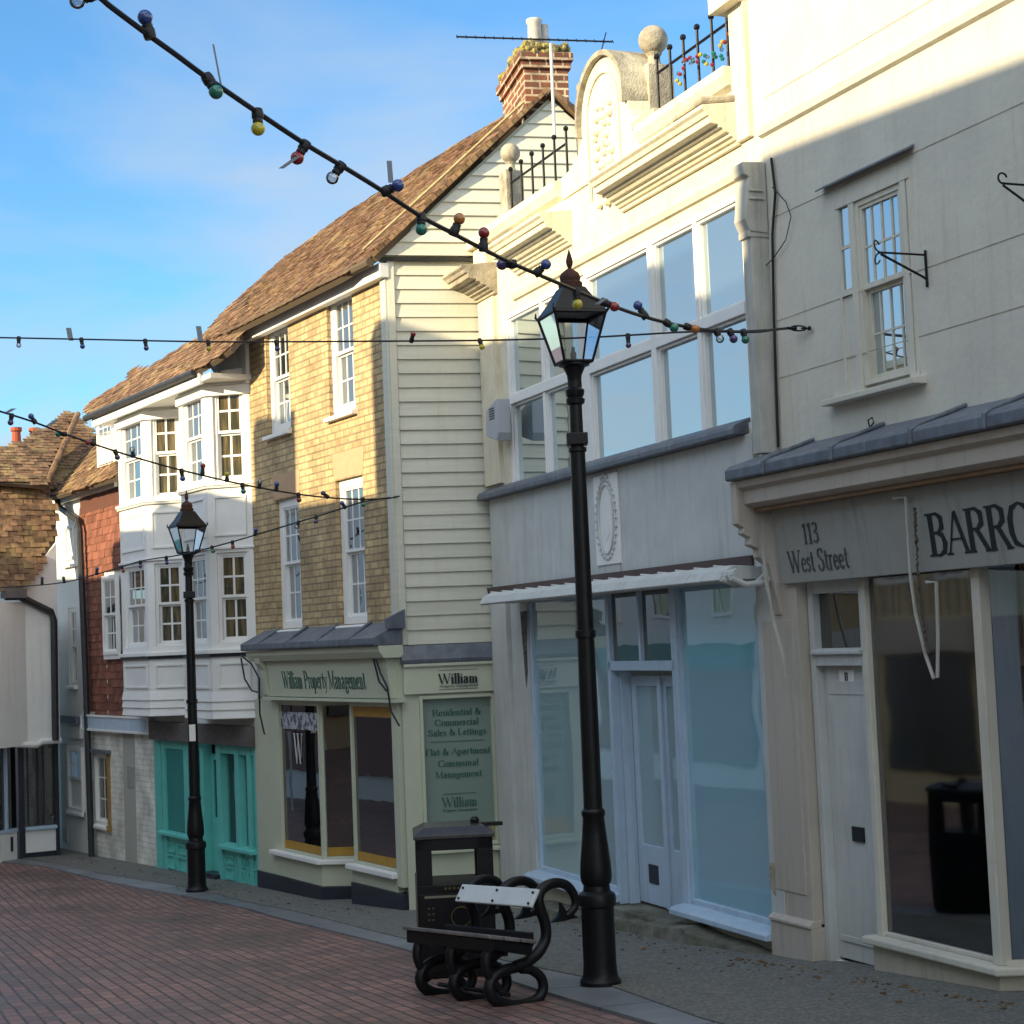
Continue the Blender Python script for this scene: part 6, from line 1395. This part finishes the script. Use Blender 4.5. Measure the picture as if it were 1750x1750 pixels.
ptsA = [(60, -62), (110, -38), (165, -8), (190, 12), (250, 57), (300, 93), (350, 130), (440, 192), (520, 245), (590, 287), (650, 324), (720, 370), (780, 402), (830, 428), (880, 452), (950, 482), (1040, 520), (1100, 541), (1160, 556), (1220, 565), (1290, 567), (1325, 563), (1348, 561)]
eA, PA = festoon(ptsA, 5.6, 12.25, [(160, 132, 2, 'c'), (256, 248, 30, 'b'), (354, 369, 157, 'g'), (440, 441, 220, 'y'), (522, 508, 270, 'r'), (583, 568, 304, 'c'), (656, 680, 317, 'b'), (720, 720, 392, 'g'), (775, 785, 374, 'o'), (826, 827, 398, 'r'), (878, 862, 452, 'p'), (916, 933, 452, 'b'), (985, 987, 520, 'y'), (1030, 1050, 524, 'r'), (1103, 1090, 522, 'b'), (1138, 1152, 560, 'g'), (1172, 1188, 562, 'o'), (1224, 1229, 576, 'c'), (1247, 1252, 576, 'p'), (1270, 1273, 577, 'g')],
    'thick cable of coloured bulbs sweeping from the top left down to the cream wall', .0105, 1.22, [(378, 148, -14, -74), (492, 290, -12, 9) if False else (508, 268, -28, 20), (668, 312, -3, -38), (1020, 520, 14, -10)])
# wall hook and turnbuckle
hk = MB(WF((0, 0, 0))); hk.F.root = eA; o = Vector(eA.location); a0 = PA(1346, 561) - o
HB = B; hx, hz = HB.at(1383, 561, -.03); HW = HB.w(hx, -.03, hz) - o
hk.tube([a0, a0 * .6 + HW * .4], .012, 6); mid = a0 * .5 + HW * .5; dv = (HW - a0).normalized(); sdv = Vector((0, 0, 1))
hk.tube([mid + dv * .05 * cos(t) * 1.4 + sdv * .018 * sin(t) for t in [i * pi / 6 for i in range(12)]], .006, 6, True); hk.tube([a0 * .35 + HW * .65, HW], .008, 6); hk.ball(tuple(HW), .016, 8); hk.build('turnbuckle', IRON)
ptsB = [(-60, 576), (0, 577), (150, 580), (350, 584), (500, 584), (660, 583), (800, 582), (900, 580), (1000, 577), (1090, 572), (1180, 567), (1250, 567), (1325, 563)]
festoon(ptsB, 15.0, 12.35, [(32, 32, 590, 'c'), (139, 141, 592, 'b'), (248, 250, 595, 'p'), (356, 357, 596, 'y'), (472, 474, 596, 'b'), (703, 704, 579, 'r'), (820, 822, 588, 'y'), (946, 949, 592, 'g'), (1073, 1074, 590, 'p')],
    'thin nearly level cable of small bulbs crossing in front of the brick house', .0075, .95, [(121, 582, -4, -22), (343, 583, -4, -26)])
ptsC = [(-50, 688), (0, 703), (60, 722), (120, 745), (200, 772), (260, 790), (320, 806), (420, 829), (520, 846), (600, 853), (660, 852), (682, 848)]
festoon(ptsC, 14.0, 17.9, [(20, 18, 722, 'p'), (60, 56, 716, 'b'), (112, 104, 742, 'g'), (160, 158, 758, 'r'), (197, 200, 780, 'p'), (228, 226, 768, 'c'), (310, 312, 818, 'b'), (346, 347, 796, 'r'), (388, 388, 812, 'y'), (414, 416, 840, 'g'), (443, 444, 826, 'c'), (472, 473, 830, 'b'), (510, 511, 853, 'r'), (560, 556, 846, 'p'), (620, 621, 860, 'g')],
    'thin festoon cable sagging from the left sky across the white bays to the brick corner', .0085, 1.1, [(10, 706, 14, -8), (82, 728, 16, -11)])
ptsD = [(-30, 1006), (42, 1002), (110, 995), (170, 980), (245, 958), (310, 948), (400, 925), (500, 895), (560, 877), (620, 858), (682, 848)]
festoon(ptsD, 25.5, 17.9, [(72, 72, 988, 'p'), (110, 109, 990, 'g'), (165, 166, 972, 'b'), (208, 210, 974, 'r'), (240, 240, 968, 'p'), (284, 285, 962, 'b'), (335, 345, 940, 'c'), (362, 363, 938, 'g'), (397, 398, 934, 'r'), (436, 437, 908, 'b'), (510, 508, 898, 'c'), (540, 540, 886, 'p'), (590, 586, 862, 'b')],
    'lowest festoon cable rising from the tiled house gutter to the brick house corner', .0085, 1.1)

# ------------------------------------------------------------------ leaf litter and grit against the walls
random.seed(21); lm = MB()
for F_, a_, b_ in ((Wf, -.2, 6.0), (B, 0, 3.2), (K, -4.2, 0), (Y, -6.5, 0)):
    for i in range(90 if F_ in (Wf, B) else 40):
        x = random.uniform(a_, b_); off = random.expovariate(4.5); P = F_.w(x, -.30 - off, 0); z = zg(P.y) + .028; r = random.uniform(.008, .024); t = random.uniform(0, pi)
        c, s_ = cos(t) * r, sin(t) * r; h = random.uniform(.004, .014)
        lm.hexa([(P.x - c, P.y - s_, z), (P.x + s_ * .6, P.y - c * .6, z), (P.x + c, P.y + s_, z), (P.x - s_ * .6, P.y + c * .6, z), (P.x - c, P.y - s_, z + h), (P.x + s_ * .6, P.y - c * .6, z + .003), (P.x + c, P.y + s_, z + h * .6), (P.x - s_ * .6, P.y + c * .6, z + .004)], random.random())
lo = lm.build('leaf_litter', mat('dead_leaves', (.20, .12, .05), .9, (.07, .06, .04), 14, tone=.6)); setp(lo, 'scattered brown leaf litter and grit along the foot of the walls', 'leaf litter', None, 'stuff')
